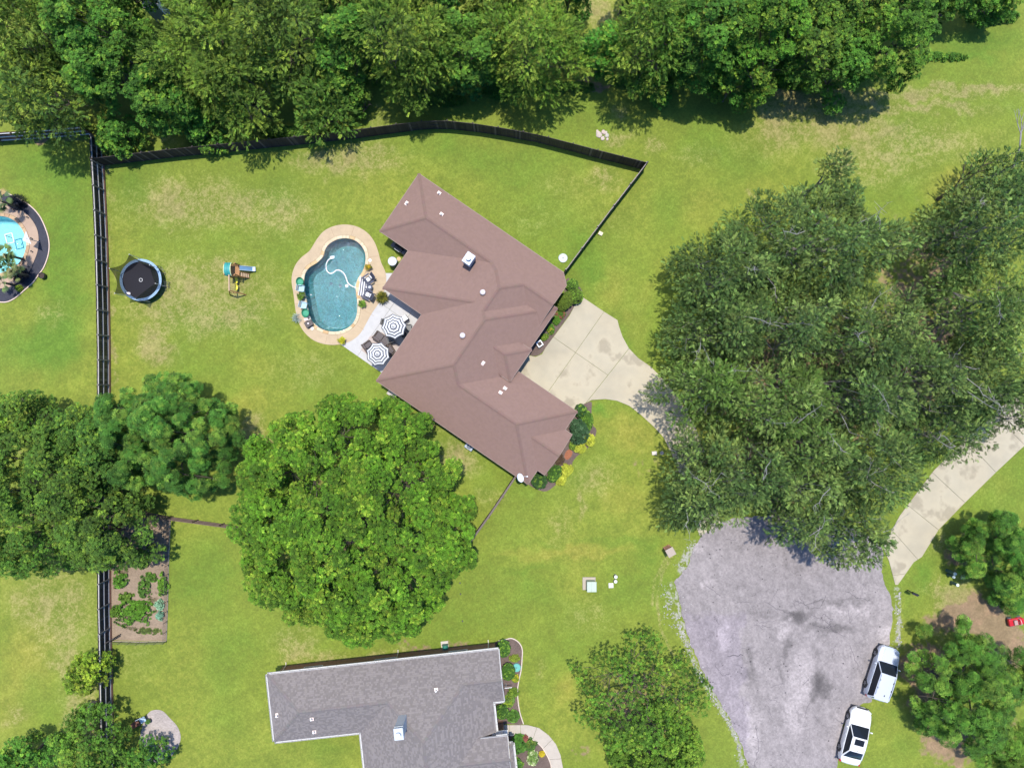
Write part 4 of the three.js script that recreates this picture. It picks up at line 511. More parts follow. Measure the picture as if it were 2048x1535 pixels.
for (const [px, py, r, h, kind, label] of [
  [120, -35, 80, 11, 'olive', 'crown cut by the top edge above the fresh green tree'], [255, -40, 60, 10, 'green', 'crown cut by the top edge left of the shed roof'], [345, -48, 64, 11, 'green', 'crown cut by the top edge right of the shed roof'], [480, -40, 78, 12, 'olive', 'crown cut by the top edge above the large yellow-olive tree'], [640, -30, 72, 11, 'deep', 'crown cut by the top edge above the mid-green tree'], [735, -38, 66, 11, 'green', 'crown cut by the top edge left of the broad olive tree'], [890, -40, 78, 12, 'green', 'crown cut by the top edge right of the broad olive tree'], [985, -30, 60, 11, 'olive', 'crown cut by the top edge left of the yellow-green feathery tree'], [1140, -44, 56, 10, 'green', 'crown cut by the top edge left of the tan clearing'], [1265, -50, 50, 10, 'deep', 'crown cut by the top edge right of the tan clearing'], [1360, -40, 66, 11, 'green', 'crown cut by the top edge above the rounded mid-green tree'], [1465, -36, 70, 11, 'deep', 'crown cut by the top edge left of the dense bright tree'], [1590, -38, 70, 11, 'green', 'crown cut by the top edge right of the dense bright tree'], [1715, -36, 72, 11, 'deep', 'crown cut by the top edge left of the last big tree'], [1840, -34, 60, 9, 'green', 'crown cut by the top edge above the right end of the wood'], [1945, -26, 44, 7, 'green', 'crown cut by the top edge between the two bush-like trees']])
  tree('tree', label, { px, py, r, h, kind }, BACK);
// ---------------------------------------------------------------- fences
const picketMap = (() => 0)();
const darkWood = std([.036, .03, .03], .85), darkWood2 = std([.05, .042, .04], .85), railMat = std([.42, .39, .37], .85), postMat = std([.22, .195, .18], .9), brownWood = std([.115, .075, .055], .85), redBoard = std([.2, .1, .07], .9), whiteRail = std([.62, .6, .6], .7);
// line: photograph pixels of the foot; side: +1 rails on the right of the walking direction
function fence(label, line, o) {
  const pts = PP(line), g = thing('fence', label, 'fence', V(pts[0][0], 0, pts[0][1]), 0, o.group), O = pts[0], r = rngOf(o.seed ?? 4), h = o.h ?? 1.83, pick = new Soup(); const L = []; let tot = 0; pts.forEach((p, i) => { if (i) tot += Math.hypot(p[0] - pts[i - 1][0], p[1] - pts[i - 1][1]); L.push(tot); });
  const at = (s) => { let i = 1; while (i < L.length - 1 && L[i] < s) i++; const t = (s - L[i - 1]) / (L[i] - L[i - 1]), a = pts[i - 1], b = pts[i], l = L[i] - L[i - 1]; return { x: a[0] + (b[0] - a[0]) * t - O[0], z: a[1] + (b[1] - a[1]) * t - O[1], tx: (b[0] - a[0]) / l, tz: (b[1] - a[1]) / l }; };
  const sd = o.side ?? 1, N = Math.max(1, Math.round(tot / (o.bay ?? 2.04)));
  for (let i = 0; i <= N; i++) { const q = at(Math.min(tot, i * tot / N)), nx = -q.tz * sd, nz = q.tx * sd; part('post', box(.09, h + .04, .09, 0, (h + .04) / 2, 0).rotateY(-Math.atan2(q.tz, q.tx)).translate(q.x + nx * .075, 0, q.z + nz * .075), o.postMat ?? postMat, g); }
  for (const y of o.rails ?? [.25, .95, 1.66]) for (let i = 0; i < N; i++) { const a = at(i * tot / N), b = at(Math.min(tot, (i + 1) * tot / N)), e = .045; part('rail', beam(V(a.x - a.tz * sd * e, y, a.z + a.tx * sd * e), V(b.x - b.tz * sd * e, y + (r() - .5) * .02, b.z + b.tx * sd * e), .075, .09), o.railMat ?? railMat, g); }
  if (o.cap) for (let i = 0; i < N; i++) { const a = at(i * tot / N), b = at(Math.min(tot, (i + 1) * tot / N)); part('cap_rail', beam(V(a.x, h + .02, a.z), V(b.x, h + .02, b.z), .13, .035), o.capMat ?? o.railMat ?? railMat, g); }
  if (o.kick) for (let i = 0; i < N; i++) { const a = at(i * tot / N), b = at(Math.min(tot, (i + 1) * tot / N)), e = .11; part('kick_board', beam(V(a.x - a.tz * sd * e, .09, a.z + a.tx * sd * e), V(b.x - b.tz * sd * e, .09, b.z + b.tx * sd * e), .03, .18), redBoard, g); }
  if (o.pickets !== false) { const pieces = []; const w = .14; for (let s = w / 2; s < tot; s += w + .006) { const q = at(s), hh = h + (r() - .5) * .03, d = -.012 * (r()), f = .7 + .6 * r(), c = (r() < .1 ? [.11, .09, .08] : [.042, .032, .027]).map((x) => x * f); const b = box(w, hh, .018).rotateY(-Math.atan2(q.tz, q.tx)).translate(q.x + q.tz * sd * (d + .0), hh / 2, q.z - q.tx * sd * d).toNonIndexed(), p = b.attributes.position; for (let i = 0; i < p.count; i++) { pick.p.push(p.getX(i), p.getY(i), p.getZ(i)); pick.c.push(...(o.tint ? c.map((x, k) => x * o.tint[k]) : c)); } }
    part('picket', pick.build(), std([1, 1, 1], 1, { vertexColors: true }), g).userData.kind = 'stuff'; }
  return g;
}
fence('long dark fence with pale rails between the lawn and the left neighbour', [[204, 285], [206, 331], [210, 400], [213.5, 480], [217, 600], [218.5, 700], [219, 900], [219, 1100], [219.5, 1200], [222, 1330], [224, 1430], [227, 1560], [229, 1640]], { side: -1, kick: 1, seed: 3 });
fence('curved dark back fence bending in front of the wood', [[206, 331], [360, 313], [480, 301], [600, 289], [716, 276], [790, 266], [836, 260], [870, 257.5], [899, 258], [960, 264.5], [1000, 271], [1074, 284.5], [1183.5, 313], [1287, 339]], { side: -1, railMat: darkWood2, postMat: darkWood2, seed: 5 });
fence('straight dark fence from the fence corner down to the brown house', [[1287, 339], [1210, 439], [1130, 546]], { side: 1, seed: 6, railMat: postMat });
fence('brown side fence from the satellite dish to the huge round tree', [[1033, 944], [985, 1016], [940, 1078], [921, 1108]], { side: -1, seed: 7, railMat: brownWood, postMat: brownWood, cap: 1, capMat: std([.13, .1, .085], .85), tint: [1.5, 1.2, 1] });
fence('brown rail fence between the vegetable garden and the huge tree', [[292, 1024], [344, 1034], [448, 1048], [500, 1056]], { h: 1.2, side: -1, rails: [.3, .72, 1.12], pickets: false, railMat: brownWood, postMat: brownWood, bay: 2.1 });
fence('brown board fence with white rails under the olive trees at the left edge', [[-40, 284], [60, 278], [130, 273], [186, 268]], { side: 1, railMat: whiteRail, postMat: brownWood, seed: 8, tint: [2.2, 1.2, .9] });
{ // the low wire fence round the vegetable plot
  const line = PP([[341, 1038], [338, 1110], [336, 1200], [333, 1281], [280, 1282.5], [226, 1281]]), g = thing('garden_fence', 'low wire fence with leaning stakes round the vegetable garden', 'fence', V(line[0][0], 0, line[0][1])), O = line[0], wire = [], stake = [];
  for (let i = 0; i + 1 < line.length; i++) { const [ax, az] = line[i], [bx, bz] = line[i + 1], l = Math.hypot(bx - ax, bz - az), n = Math.max(1, Math.round(l / .78)); for (let k = 0; k < n; k++) { const x = ax + (bx - ax) * k / n - O[0], z = az + (bz - az) * k / n - O[1]; part('stake', bar(V(x, -.05, z), V(x + .03, .85, z + .02), .022, .018, 6), darkWood2, g); }
    for (let y = .08; y < .8; y += .1) wire.push(bar(V(ax - O[0], y, az - O[1]), V(bx - O[0], y, bz - O[1]), .006, .006, 3)); for (let s = 0; s < l; s += .12) { const x = ax + (bx - ax) * s / l - O[0], z = az + (bz - az) * s / l - O[1]; wire.push(bar(V(x, .02, z), V(x, .78, z), .005, .005, 3)); } part('edge_board', beam(V(ax - O[0], .05, az - O[1]), V(bx - O[0], .05, bz - O[1]), .04, .12), std([.45, .36, .26], .9), g); }
  part('wire_mesh', mg(wire), std([.1, .095, .09], .6), g).userData.kind = 'stuff';
  const gate = thing('garden_gate', 'dark gate standing open at the corner of the vegetable garden', 'gate', P(221, 1279)); const A = V(0, .06, 0), B = V(.85, .06, -.5); part('frame', mg([beam(A, B, .05, .06), beam(A.clone().setY(1), B.clone().setY(1), .05, .06), bar(A, A.clone().setY(1.1), .03), bar(B, B.clone().setY(1), .03)]), darkWood2, gate); for (let i = 1; i < 7; i++) { const p = A.clone().lerp(B, i / 7); part('slat', beam(p.clone().setY(.08), p.clone().setY(.98), .09, .02), darkWood, gate); } }
// ---------------------------------------------------------------- pools and terrace
const plasterRippleLightMap = (light) => metric(tex(512, 512, (i, j) => { const a = tfbm(i, j, 512, 24), b = tfbm(j + 90, i, 512, 50), rg = 1 - Math.abs(2 * tfbm(i + 50, j + 20, 512, 38) - 1), g = hash2(i, j); const m = light ? .9 + .12 * (a - .5) : .66 + .3 * (a - .5) + .5 * (b - .5) + .8 * (rg - .78) + .25 * (g - .5); return [m * .9, m, m]; }), 4.2);  // painted ripple light and shade over plaster speckle; pale variant only mottled
const rippleMap = metric(tex(512, 512, (i, j) => { const m = tfbm(i, j, 512, 16); return [m, m, m]; }, THREE.RepeatWrapping, false), 3.2);
function basin(pool, edge, depth, m, tileM) {
  const o = grow(edge, .02), p = []; const n = o.length, ring = (k, y, d) => { const e = grow(edge, d); return [e[k % n][0], y, e[k % n][1]]; };
  const e0 = grow(edge, .02), e1 = grow(edge, -.05), e2 = grow(edge, -.38), wall = new Soup(), tile = new Soup(), W = (q, y, k) => [q[k % n][0], y, q[k % n][1]];
  for (let k = 0; k < n; k++) { tile.fan([W(e0, -.005, k), W(e0, -.2, k), W(e0, -.2, k + 1), W(e0, -.005, k + 1)], [1, 1, 1]); wall.fan([W(e0, -.2, k), W(e1, -depth * .75, k), W(e1, -depth * .75, k + 1), W(e0, -.2, k + 1)], [1, 1, 1]); wall.fan([W(e1, -depth * .75, k), W(e2, -depth, k), W(e2, -depth, k + 1), W(e1, -depth * .75, k + 1)], [1, 1, 1]); }
  const f = sheet(e2, -depth), wg = noColor(wall.build()), wp = wg.attributes.position, uv = new Float32Array(wp.count * 2); for (let i = 0; i < wp.count; i++) { uv[i * 2] = wp.getX(i) + wp.getY(i) * .7; uv[i * 2 + 1] = -wp.getZ(i) + wp.getY(i) * .7; } wg.setAttribute('uv', new THREE.BufferAttribute(uv, 2));
  part('basin', mg([f, wg]), m, pool); part('tile_band', noColor(tile.build()), tileM, pool);
}
function coping(pool, edge, w, len, mats, y0) { // stones laid one by one along the edge
  const o = grow(edge, w), n = edge.length, r = rngOf(23); let k = 0; while (k < n) { const a = Math.max(1, Math.min(n - k, Math.round(len * (.7 + .7 * r())))), e = [], f = [], t = .012; for (let i = 0; i <= a; i++) { e.push(edge[(k + i) % n]); f.push(o[(k + i) % n]); } const sh = (p, q, s) => [p[0] + (q[0] - p[0]) * s, p[1] + (q[1] - p[1]) * s]; const lead = (l, s) => { l[0] = sh(l[0], l[1], s); l[l.length - 1] = sh(l[l.length - 1], l[l.length - 2], s); }; lead(e, .06); lead(f, .06); const poly = [...e, ...f.reverse()]; part('coping_stone', slab(poly, y0 + r() * .012, .09, [], .008), mats[Math.floor(r() * r() * mats.length)], pool); k += a; } }
const stoneTones = [[.60, .49, .33], [.66, .55, .38], [.56, .40, .21], [.50, .33, .16], [.62, .50, .36]].map((c) => std(c, .85, { map: aggMap }));
const DECK = smooth(PP([[692, 449], [715, 453.5], [736, 466.6], [749, 484], [756.4, 503], [762, 524], [771, 544.3], [772.5, 562], [765, 591], [755, 610], [744, 626], [735, 642], [721, 666], [706.6, 679], [689, 686.6], [668.5, 689.5], [645, 687], [624.5, 678.5], [608, 663], [596.6, 642.6], [591.5, 622], [587, 587], [583.5, 566.4], [584, 550], [591, 529.7], [602.5, 515], [618.6, 502], [627.4, 488.6], [634.7, 477], [648, 462], [668.5, 452]]), 140);
{ let ring = [DECK]; const g = new THREE.Group(); g.name = 'pool_deck'; g.userData.kind = 'structure'; scene.add(g);
  const inner = grow(POOL, .275), d = slab(DECK, .055, .12, [inner]); part('deck_paving', d, deckMat, g);
  const jm = std([.27, .19, .11], 1); for (const [a, b] of [[[590, 551], [606, 551]], [[757, 512], [738, 514]], [[728, 620], [748, 632]], [[714, 650], [728, 660]], [[654, 672], [651, 686]], [[674, 668], [677, 688]], [[703, 470], [708, 454]], [[612, 606], [590, 608]], [[668, 472], [662, 456]], [[771, 568], [728, 572]]]) { const A = P(...a).setY(.056), B = P(...b).setY(.056); part('joint', beam(A, B, .02, .006), jm, g); } }
{ const pool = thing('swimming_pool', 'blue kidney-shaped swimming pool with stone coping beside the brown house', 'pool');
  basin(pool, POOL, 1.5, std([.082, .245, .258], .8, { map: plasterRippleLightMap(false) }), std([.10, .16, .16], .4));
  coping(pool, POOL, .26, 3.0, stoneTones, .065);
  part('water', sheet(grow(POOL, .018), -.11), phys([.60, .88, .885], .04, { transmission: 1, thickness: 0, ior: 1.33, bumpMap: rippleMap, bumpScale: .05 }), pool);
  part('step', mg([slab(grow(smooth(PP([[711, 622], [713, 632], [708, 643], [697, 652], [694, 646], [703, 636], [707, 626]]), 30), -.02), -.4, .35), slab(smooth(PP([[706, 622], [709, 632], [704, 640], [693, 648], [690, 642], [698, 634], [702, 626]]), 30), -.75, .3)]), std([.15, .27, .285], .8, { map: grainMap }), pool);
  for (const q of [[662, 567], [680.6, 571]]) { const p = P(...q, -1.5); part('drain', cyl(.13, .13, .02, p.x, -1.5, p.z, 16), std([.02, .05, .07], .6), pool); }
  const sk = std([.75, .7, .63], .7); for (const q of [[740, 520.5], [624.5, 656.5]]) { const p = P(...q); part('skimmer_lid', cyl(.13, .13, .012, p.x, .056, p.z, 18), sk, pool); } }
{ const pts = [[662, 516], [656, 520], [652, 530], [654, 542], [661, 546.5], [668, 543.6], [672, 540], [680, 540.7], [688, 547], [692, 556], [696, 566], [703, 571.5], [712, 575.5]].map((q) => P(...q, -.1).setY(-.1)), g = thing('pool_hose', 'white floating hose with a cleaner head in the blue pool', 'hose'); part('hose', tube(pts, .032, 90, 7), std([.6, .64, .66], .5), g); const c = P(664, 514, -.1); part('cleaner', mg([rbox(.36, .12, .2, .05, c.x, -.12, c.z, .1), box(.4, .03, .05, c.x + .02, -.06, c.z - .05, .1), box(.34, .03, .05, c.x - .02, -.06, c.z + .12, .1)]), std([.55, .6, .63], .5), g); }
{ const p = P(692.7, 571).setY(-.1), g = thing('pool_float', 'small white chlorine float drifting in the blue pool', 'float', p); part('ring', new THREE.TorusGeometry(.09, .035, 8, 18).rotateX(Math.PI / 2), white, g); part('canister', cyl(.07, .08, .1, 0, -.06, 0), white, g); }
{ const p = P(621, 589).setY(-.1), g = thing('pool_thermometer', 'tiny white thermometer bobbing near the left pool wall', 'thermometer', p); part('cap', ball(.06), white, g); part('stem', cyl(.02, .02, .12, 0, -.12, 0), white, g); }
// the terrace
{ let d = [PP([[771, 546], [800, 546], [858, 640], [766, 747], [681.5, 688.5], [700, 676], [720, 660], [742, 622], [762, 592], [768, 565]])]; d = cutAll(d, [[[788, 606], [730, 690]], [[737, 588], [830, 655]], [[812, 640], [762, 716]]], .014); slabs('patio', d, .05, .12, patioMat); }

// the neighbour's pool at the left edge
{ const o = smooth(PP([[0, 402], [20, 406], [34, 414], [50.4, 425.6], [65.6, 442], [75, 461], [77.4, 483], [75, 503], [65.6, 527.6], [56, 547], [45.7, 556.7], [23.4, 572], [0, 577], [-40, 580], [-80, 560], [-105, 505], [-98, 450], [-60, 412], [-28, 402]]), 110), m = smooth(PP([[0, 380.5], [23.4, 390.5], [50.4, 404.5], [65.6, 416], [79.7, 432.7], [90, 453.8], [97.3, 477], [98.5, 495], [96, 512], [86.8, 536], [76, 551], [65.6, 565], [49, 580], [29, 596.6], [14, 603.6], [0, 604], [-40, 600], [-100, 580], [-130, 505], [-120, 440], [-70, 395], [-28, 380]]), 120);
  struct('planting_bed', slab(m, .03, .1, [grow(o, -.05)]), blackMulch); const e = m.concat([m[0]]).map(([x, z]) => V(x, .04, z)); struct('bed_edging', tube(e, .05, 200, 5), std([.62, .47, .37], .85));
  const g = new THREE.Group(); g.name = numbered('pool_deck'); g.userData.kind = 'structure'; scene.add(g); part('deck_paving', slab(o, .055, .12, [grow(POOL2, .3)]), std([.42, .30, .22], .9, { map: aggMap }), g);
  const pool = thing('swimming_pool', 'turquoise swimming pool cut by the left edge', 'pool'); basin(pool, POOL2, 1.3, std([.36, .66, .66], .8, { map: plasterRippleLightMap(true) }), std([.2, .34, .34], .4)); coping(pool, POOL2, .28, 2.6, [[.5, .34, .2], [.42, .27, .16], [.58, .44, .3]].map((c) => std(c, .85, { map: aggMap })), .065);
  part('water', sheet(grow(POOL2, .018), -.11), phys([.80, .95, .96], .04, { transmission: 1, thickness: 0, ior: 1.33, bumpMap: rippleMap, bumpScale: .05 }), pool);
  { const q = P(17, 476).setY(-.1), t = thing('pool_hoop', 'white floating frame with a pole in the turquoise pool', 'pool toy', q, .25); part('float_frame', mg([bar(V(-.3, 0, -.4), V(.3, 0, -.4), .05), bar(V(-.3, 0, .4), V(.3, 0, .4), .05), bar(V(-.3, 0, -.4), V(-.3, 0, .4), .05), bar(V(.3, 0, -.4), V(.3, 0, .4), .05)]), white, t); part('post', bar(V(.2, .02, 0), V(.25, .9, 0), .04), white, t);   }
  { const t = thing('sun_sail', 'white triangular sail on a pole at the turquoise pool edge', 'sail', P(55, 477, 1.5).setY(.05)); part('pole', bar(V(0, 0, 0), V(0, 1.7, 0), .03), white, t); const s = new Soup(); s.fan([[-.55, 1.3, .05], [.1, 1.72, -.5], [.1, 1.7, -.48]], [1, 1, 1]); s.tri([-.5, 1.35, .12], [.05, 1.75, -.55], [.28, 1.45, .45], [1, 1, 1]); s.tri([-.5, 1.34, .12], [.28, 1.44, .45], [.05, 1.74, -.55], [1, 1, 1]); part('sail_cloth', noColor(s.build()), white, t); } }
for (const [px, py] of [[57, 435], [65, 477], [65.5, 503], [60, 534]]) { const g = thing('path_light', px < 58 ? 'small black deck light near the top of the tan pool surround' : py < 480 ? 'small black deck light beside the white sail' : py < 510 ? 'small black deck light below the white sail' : 'small black deck light near the leaning palm', 'light', P(px, py), 0, 'deck lights round the turquoise pool'); g.position.y = .05; part('stem', cyl(.02, .02, .2), std([.03, .03, .03], .5), g); part('cap', cyl(.07, .02, .05, 0, .2, 0), std([.03, .03, .03], .5), g); }
function palm(label, px, py, h, rl, n, tones, seed) { const t = thing('palm', label, 'palm', P(px, py, h).setY(0)), r = rngOf(seed), s = new Soup(); part('trunk', mg([bar(V(0, -.02, 0), V(.05, h, 0), .11, .08, 9), ...[...Array(6)].map((_, i) => cyl(.105, .085, .08, .05 * i / 6, h * (i + .5) / 6.5, 0, 9))]), barkMat, t);
  for (let i = 0; i < n; i++) { const a = r() * TAU, el = -.15 + r() * 1.25, L = rl * (.75 + .4 * r()), d = V(Math.cos(a) * Math.cos(el), Math.sin(el), Math.sin(a) * Math.cos(el)), side = V(-Math.sin(a), 0, Math.cos(a)), k = tones[Math.floor(r() * tones.length)].map((x) => x * (.8 + .4 * r())), o = V(.05, h, 0);
    for (let b = -4; b <= 4; b++) { const base = o.clone().addScaledVector(d, L * .42), dir = d.clone().addScaledVector(side, b * .17).normalize(), tip = base.clone().addScaledVector(dir, L * (.62 - .035 * Math.abs(b))); tip.y -= .12 * L; const m = base.clone().lerp(tip, .4), w = .035 * L; s.tri([base.x, base.y, base.z], [m.x + side.x * w, m.y, m.z + side.z * w], [tip.x, tip.y, tip.z], k); s.tri([base.x, base.y, base.z], [tip.x, tip.y, tip.z], [m.x - side.x * w, m.y + .01, m.z - side.z * w], k); } const e = o.clone().addScaledVector(d, L * .42), w = .012; s.tri([o.x, o.y, o.z], [e.x + side.x * w, e.y, e.z + side.z * w], [e.x - side.x * w, e.y, e.z - side.z * w], k); }
  part('frond', s.build(), phys([1, 1, 1], .7, { vertexColors: true, transmission: .2, thickness: 0 }), t).userData.kind = 'stuff'; return t; }
const PG = [[.09, .15, .03], [.16, .2, .05], [.06, .12, .03], [.3, .3, .1]];
palm('fan palm at the left edge beside the black mulch', 0, 402, 2.2, 1.0, 26, PG, 1);
palm('fan palm at the left edge over the turquoise water', 6, 508, 2.4, 1.05, 28, PG, 2);
palm('fan palm leaning over the lower end of the turquoise pool', 14, 530, 2.2, 1.05, 28, PG, 3);
palm('yellowish fan palm beside the black spiky plant', 30, 545, 1.6, .9, 24, [[.22, .24, .05], [.12, .17, .04]], 4);
palm('small fan palm at the left edge below the turquoise pool', 4, 565, 1.5, .8, 22, PG, 5);
bush('spiky_plant', 'black spiky plant at the upper end of the black mulch', 30, 403, [17, 11], .7, 'deep', { sprig: 'blade', color: [.02, .022, .03], tip: [.09, .1, .13], tipShare: .25, size: [.35, .5], n: 200 }, undefined, 'plant');
bush('spiky_plant', 'black spiky plant at the lower end of the tan surround', 38, 551, [14, 9], .7, 'deep', { sprig: 'blade', color: [.02, .022, .03], tip: [.09, .1, .13], tipShare: .25, size: [.35, .5], n: 200 }, undefined, 'plant');
bush('small_shrub', 'small green sprout in the black mulch', 36, 576, 4, .4, 'lime', { size: [.2, .3], n: 260 }, undefined, 'plant');
{ const g = thing('planter', 'round black planter beside the black mulch edging', 'planter', P(84, 551, .3).setY(0)); part('bowl', new THREE.LatheGeometry([[.16, 0], [.24, .15], [.26, .42], [.23, .42], [.2, .3], [.001, .28]].map(([x, y]) => new THREE.Vector2(x, y)), 18), std([.03, .03, .035], .5), g); part('soil', cyl(.22, .22, .03, 0, .3, 0), std([.05, .035, .025], 1), g); }
// ---------------------------------------------------------------- garden furniture and small things
const T0 = .052; // top of the paving
const navy = std([.05, .055, .085], .7), charcoal = std([.09, .09, .10], .7), wicker = std([.075, .055, .045], .85), taupe = std([.36, .30, .27], .95), blackMetal = std([.02, .02, .022], .45), teal = std([.03, .20, .11], .5), paleBlue = std([.30, .43, .47], .6), cushion = std([.60, .59, .58], .9), wood = std([.33, .165, .065], .75), woodPale = std([.42, .29, .19], .8);
function umbrella(label, px, py, R0, n, turn) { const h = 2.35, t = thing('patio_umbrella', label, 'umbrella', P(px, py, 2.55).setY(T0), turn, 'striped umbrellas on the patio');
  part('base', mg([cyl(.26, .24, .07), cyl(.05, .05, .3, 0, .07, 0)]), charcoal, t); part('pole', cyl(.024, .024, h + .22, 0, .05, 0, 10), charcoal, t);
  const w = new Soup(), g = new Soup(), rings = [.0, .2, .31, .45, .56, .70, .81, .94, 1.0], Y = (f) => h + .32 * (1 - Math.pow(f, 1.25)) - .02;
  const pt = (k, f, dy = 0) => { const a = k / n * TAU, q = k % 1; return [Math.cos(a) * R0 * f, Y(f) + dy, Math.sin(a) * R0 * f]; };
  for (let k = 0; k < n; k++) for (let i = 0; i + 1 < rings.length; i++) { const s = i % 2 ? g : w, lo = (kk, f) => { const A = pt(k, f), B = pt(k + 1, f), c = kk * (1 - kk) * 4; return [A[0] + (B[0] - A[0]) * kk - (A[0] + B[0]) * .035 * c * f, A[1] + (B[1] - A[1]) * kk - .035 * c * f, A[2] + (B[2] - A[2]) * kk - (A[2] + B[2]) * .035 * c * f]; }; for (let q = 0; q < 4; q++) s.fan([lo(q / 4, rings[i]), lo((q + 1) / 4, rings[i]), lo((q + 1) / 4, rings[i + 1]), lo(q / 4, rings[i + 1])].filter((p, z, arr) => !(i === 0 && z === 1)), [1, 1, 1]); }
  for (let k = 0; k < n; k++) { const a = pt(k, 1), b = pt(k + 1, 1); g.fan([a, b, [b[0] * .99, b[1] - .1, b[2] * .99], [a[0] * .99, a[1] - .1, a[2] * .99]], [1, 1, 1]); }
  const cloth = (c) => phys(c, .9, { transmission: .12, thickness: 0 }); const c = part('canopy', noColor(w.build()), cloth([.62, .62, .62]), t); part('stripe', noColor(g.build()), cloth([.085, .09, .105]), c);
  part('vent', new THREE.ConeGeometry(.17, .07, n, 1, true).translate(0, h + .37, 0), cloth([.62, .62, .62]), c); part('finial', mg([ball(.035, 0, h + .42, 0), new THREE.TorusGeometry(.09, .014, 6, 14, 4).rotateX(Math.PI / 2).translate(0, h + .405, 0)]), charcoal, t);
  for (let k = 0; k < n; k++) { const a = pt(k, .97, -.025), m = V(0, h + .28, 0); part('rib', bar(m, V(...a), .01, .008, 4), charcoal, t); } return t; }
umbrella('larger black and white striped umbrella nearer the pool', 787, 652.5, 1.02, 8, .1);
umbrella('black and white striped umbrella at the corner of the brown roof', 755, 707.5, .98, 8, .48);
function chair(name, label, px, py, turn, m, group, seatM = m, arms = true) { const t = thing(name, label, 'chair', P(px, py, .5).setY(T0), turn, group); part('seat', rbox(.5, .07, .48, .03, 0, .42, 0), seatM, t); const bk = []; for (let i = 0; i < 5; i++) part('back_slat', box(.07, .5, .02, -.2 + i * .1, .7, -.25, 0, -.15), m, t); part('back_rail', mg([box(.52, .05, .03, 0, .95, -.285), box(.52, .05, .03, 0, .48, -.235)]), m, t); for (const x of [-.22, .22]) { part('leg', bar(V(x, 0, .22), V(x, .42, .2), .018), m, t); part('leg', bar(V(x, 0, -.24), V(x, .45, -.22), .018), m, t); if (arms) part('armrest', mg([box(.05, .03, .46, x * 1.15, .63, -.02), bar(V(x * 1.15, .42, .18), V(x * 1.15, .63, .18), .016)]), m, t); } return t; }
{ const t = thing('dining_table', 'dark round dining table under the larger striped umbrella', 'table', P(791, 657, .7).setY(T0)); part('table_top', new THREE.RingGeometry(.05, .62, 28).rotateX(-Math.PI / 2).translate(0, .725, 0), charcoal, t); part('rim', new THREE.TorusGeometry(.61, .02, 6, 30).rotateX(Math.PI / 2).translate(0, .72, 0), charcoal, t); for (let i = 0; i < 4; i++) { const a = i / 4 * TAU + .4; part('leg', bar(V(Math.cos(a) * .42, 0, Math.sin(a) * .42), V(Math.cos(a) * .5, .71, Math.sin(a) * .5), .022), charcoal, t); } }
const DC = 'dark chairs round the umbrella table';
chair('dining_chair', 'slatted dark chair with white stripes beside the roof valley', 809.5, 636, -2.5, blackMetal, DC, cushion); chair('dining_chair', 'dark chair half under the umbrella towards the roof', 817, 655, -1.55, blackMetal, DC); chair('dining_chair', 'dark chair below the larger umbrella towards the rug', 781, 679, .3 + Math.PI, blackMetal, DC); chair('dining_chair', 'dark chair hidden by the larger umbrella on the pool side', 770, 645, 1.3, blackMetal, DC); chair('dining_chair', 'dark chair under the shaded edge of the larger umbrella', 811, 672, -.7, blackMetal, DC);
{ solo('patio_rug', 'taupe outdoor rug under the corner umbrella', 'rug', slab(PP([[740, 672], [764, 664], [801, 690], [782, 713], [752, 724], [722, 699]]), T0 + .012, .01), taupe); }
function sofa(label, px, py, turn, w, group) { const t = thing('patio_sofa', label, 'sofa', P(px, py, .45).setY(T0 + .012), turn, group); part('frame', mg([rbox(w, .28, .75, .04, 0, .16, 0), rbox(w, .4, .14, .04, 0, .5, -.33)]), wicker, t); const n = Math.max(1, Math.round(w / .65)); for (let i = 0; i < n; i++) { const x = (i + .5) / n * (w - .2) - (w - .2) / 2; part('seat_cushion', rbox((w - .24) / n - .02, .14, .6, .05, x, .37, .06), std([.10, .085, .085], .95), t); part('back_cushion', rbox((w - .24) / n - .02, .34, .14, .05, x, .6, -.22), std([.11, .09, .09], .95), t); } for (const s of [-1, 1]) part('armrest', rbox(.12, .5, .75, .04, s * (w / 2 - .06), .3, 0), wicker, t); return t; }
sofa('brown wicker sofa between the two umbrellas', 764, 678, -.62 + Math.PI, 1.5, 'brown patio seats'); sofa('brown wicker seat on the lawn side of the corner umbrella', 738, 695, 2.2, 1.1, 'brown patio seats'); sofa('brown wicker armchair between the corner umbrella and the roof', 779, 701, -1.0, .85, 'brown patio seats');
// pool loungers
{ const g = thing('striped_rug', 'white and navy striped rug at the right side of the pool', 'rug', P(729, 573).setY(T0 + .006), -.12); for (let i = 0; i < 9; i++) part('stripe', box(.09, .012, 1.55, -.42 + i * .095, .006, 0), i % 2 ? navy : cushion, g); }
function lounger(label, px, py, turn) { const t = thing('lounge_chair', label, 'lounge chair', P(px, py, .4).setY(T0 + .018), turn, 'navy lounge chairs on the striped rug'); for (let i = 0; i < 5; i++) part('seat_slat', box(.56, .03, .09, 0, .36 - i * .028, .2 - i * .11, 0, .25), navy, t); for (let i = 0; i < 6; i++) part('back_slat', box(.085, .75, .025, -.24 + i * .097, .62, -.52, 0, -.55), navy, t); for (const s of [-1, 1]) { part('armrest', rbox(.13, .03, .75, .012, s * .36, .56, -.05), navy, t); part('leg', mg([box(.09, .56, .04, s * .34, .28, .24), box(.04, .42, .09, s * .32, .2, -.55, 0, -.5)]), navy, t); } part('cushion', rbox(.34, .12, .3, .05, 0, .47, -.1), cushion, t); part('pillow', rbox(.36, .3, .1, .05, 0, .68, -.4), cushion, t); return t; }
lounger('navy lounge chair with white cushions nearer the deep end', 735, 560.5, -.95); lounger('navy lounge chair with white cushions nearer the potted palm', 733.5, 588, -2.05);
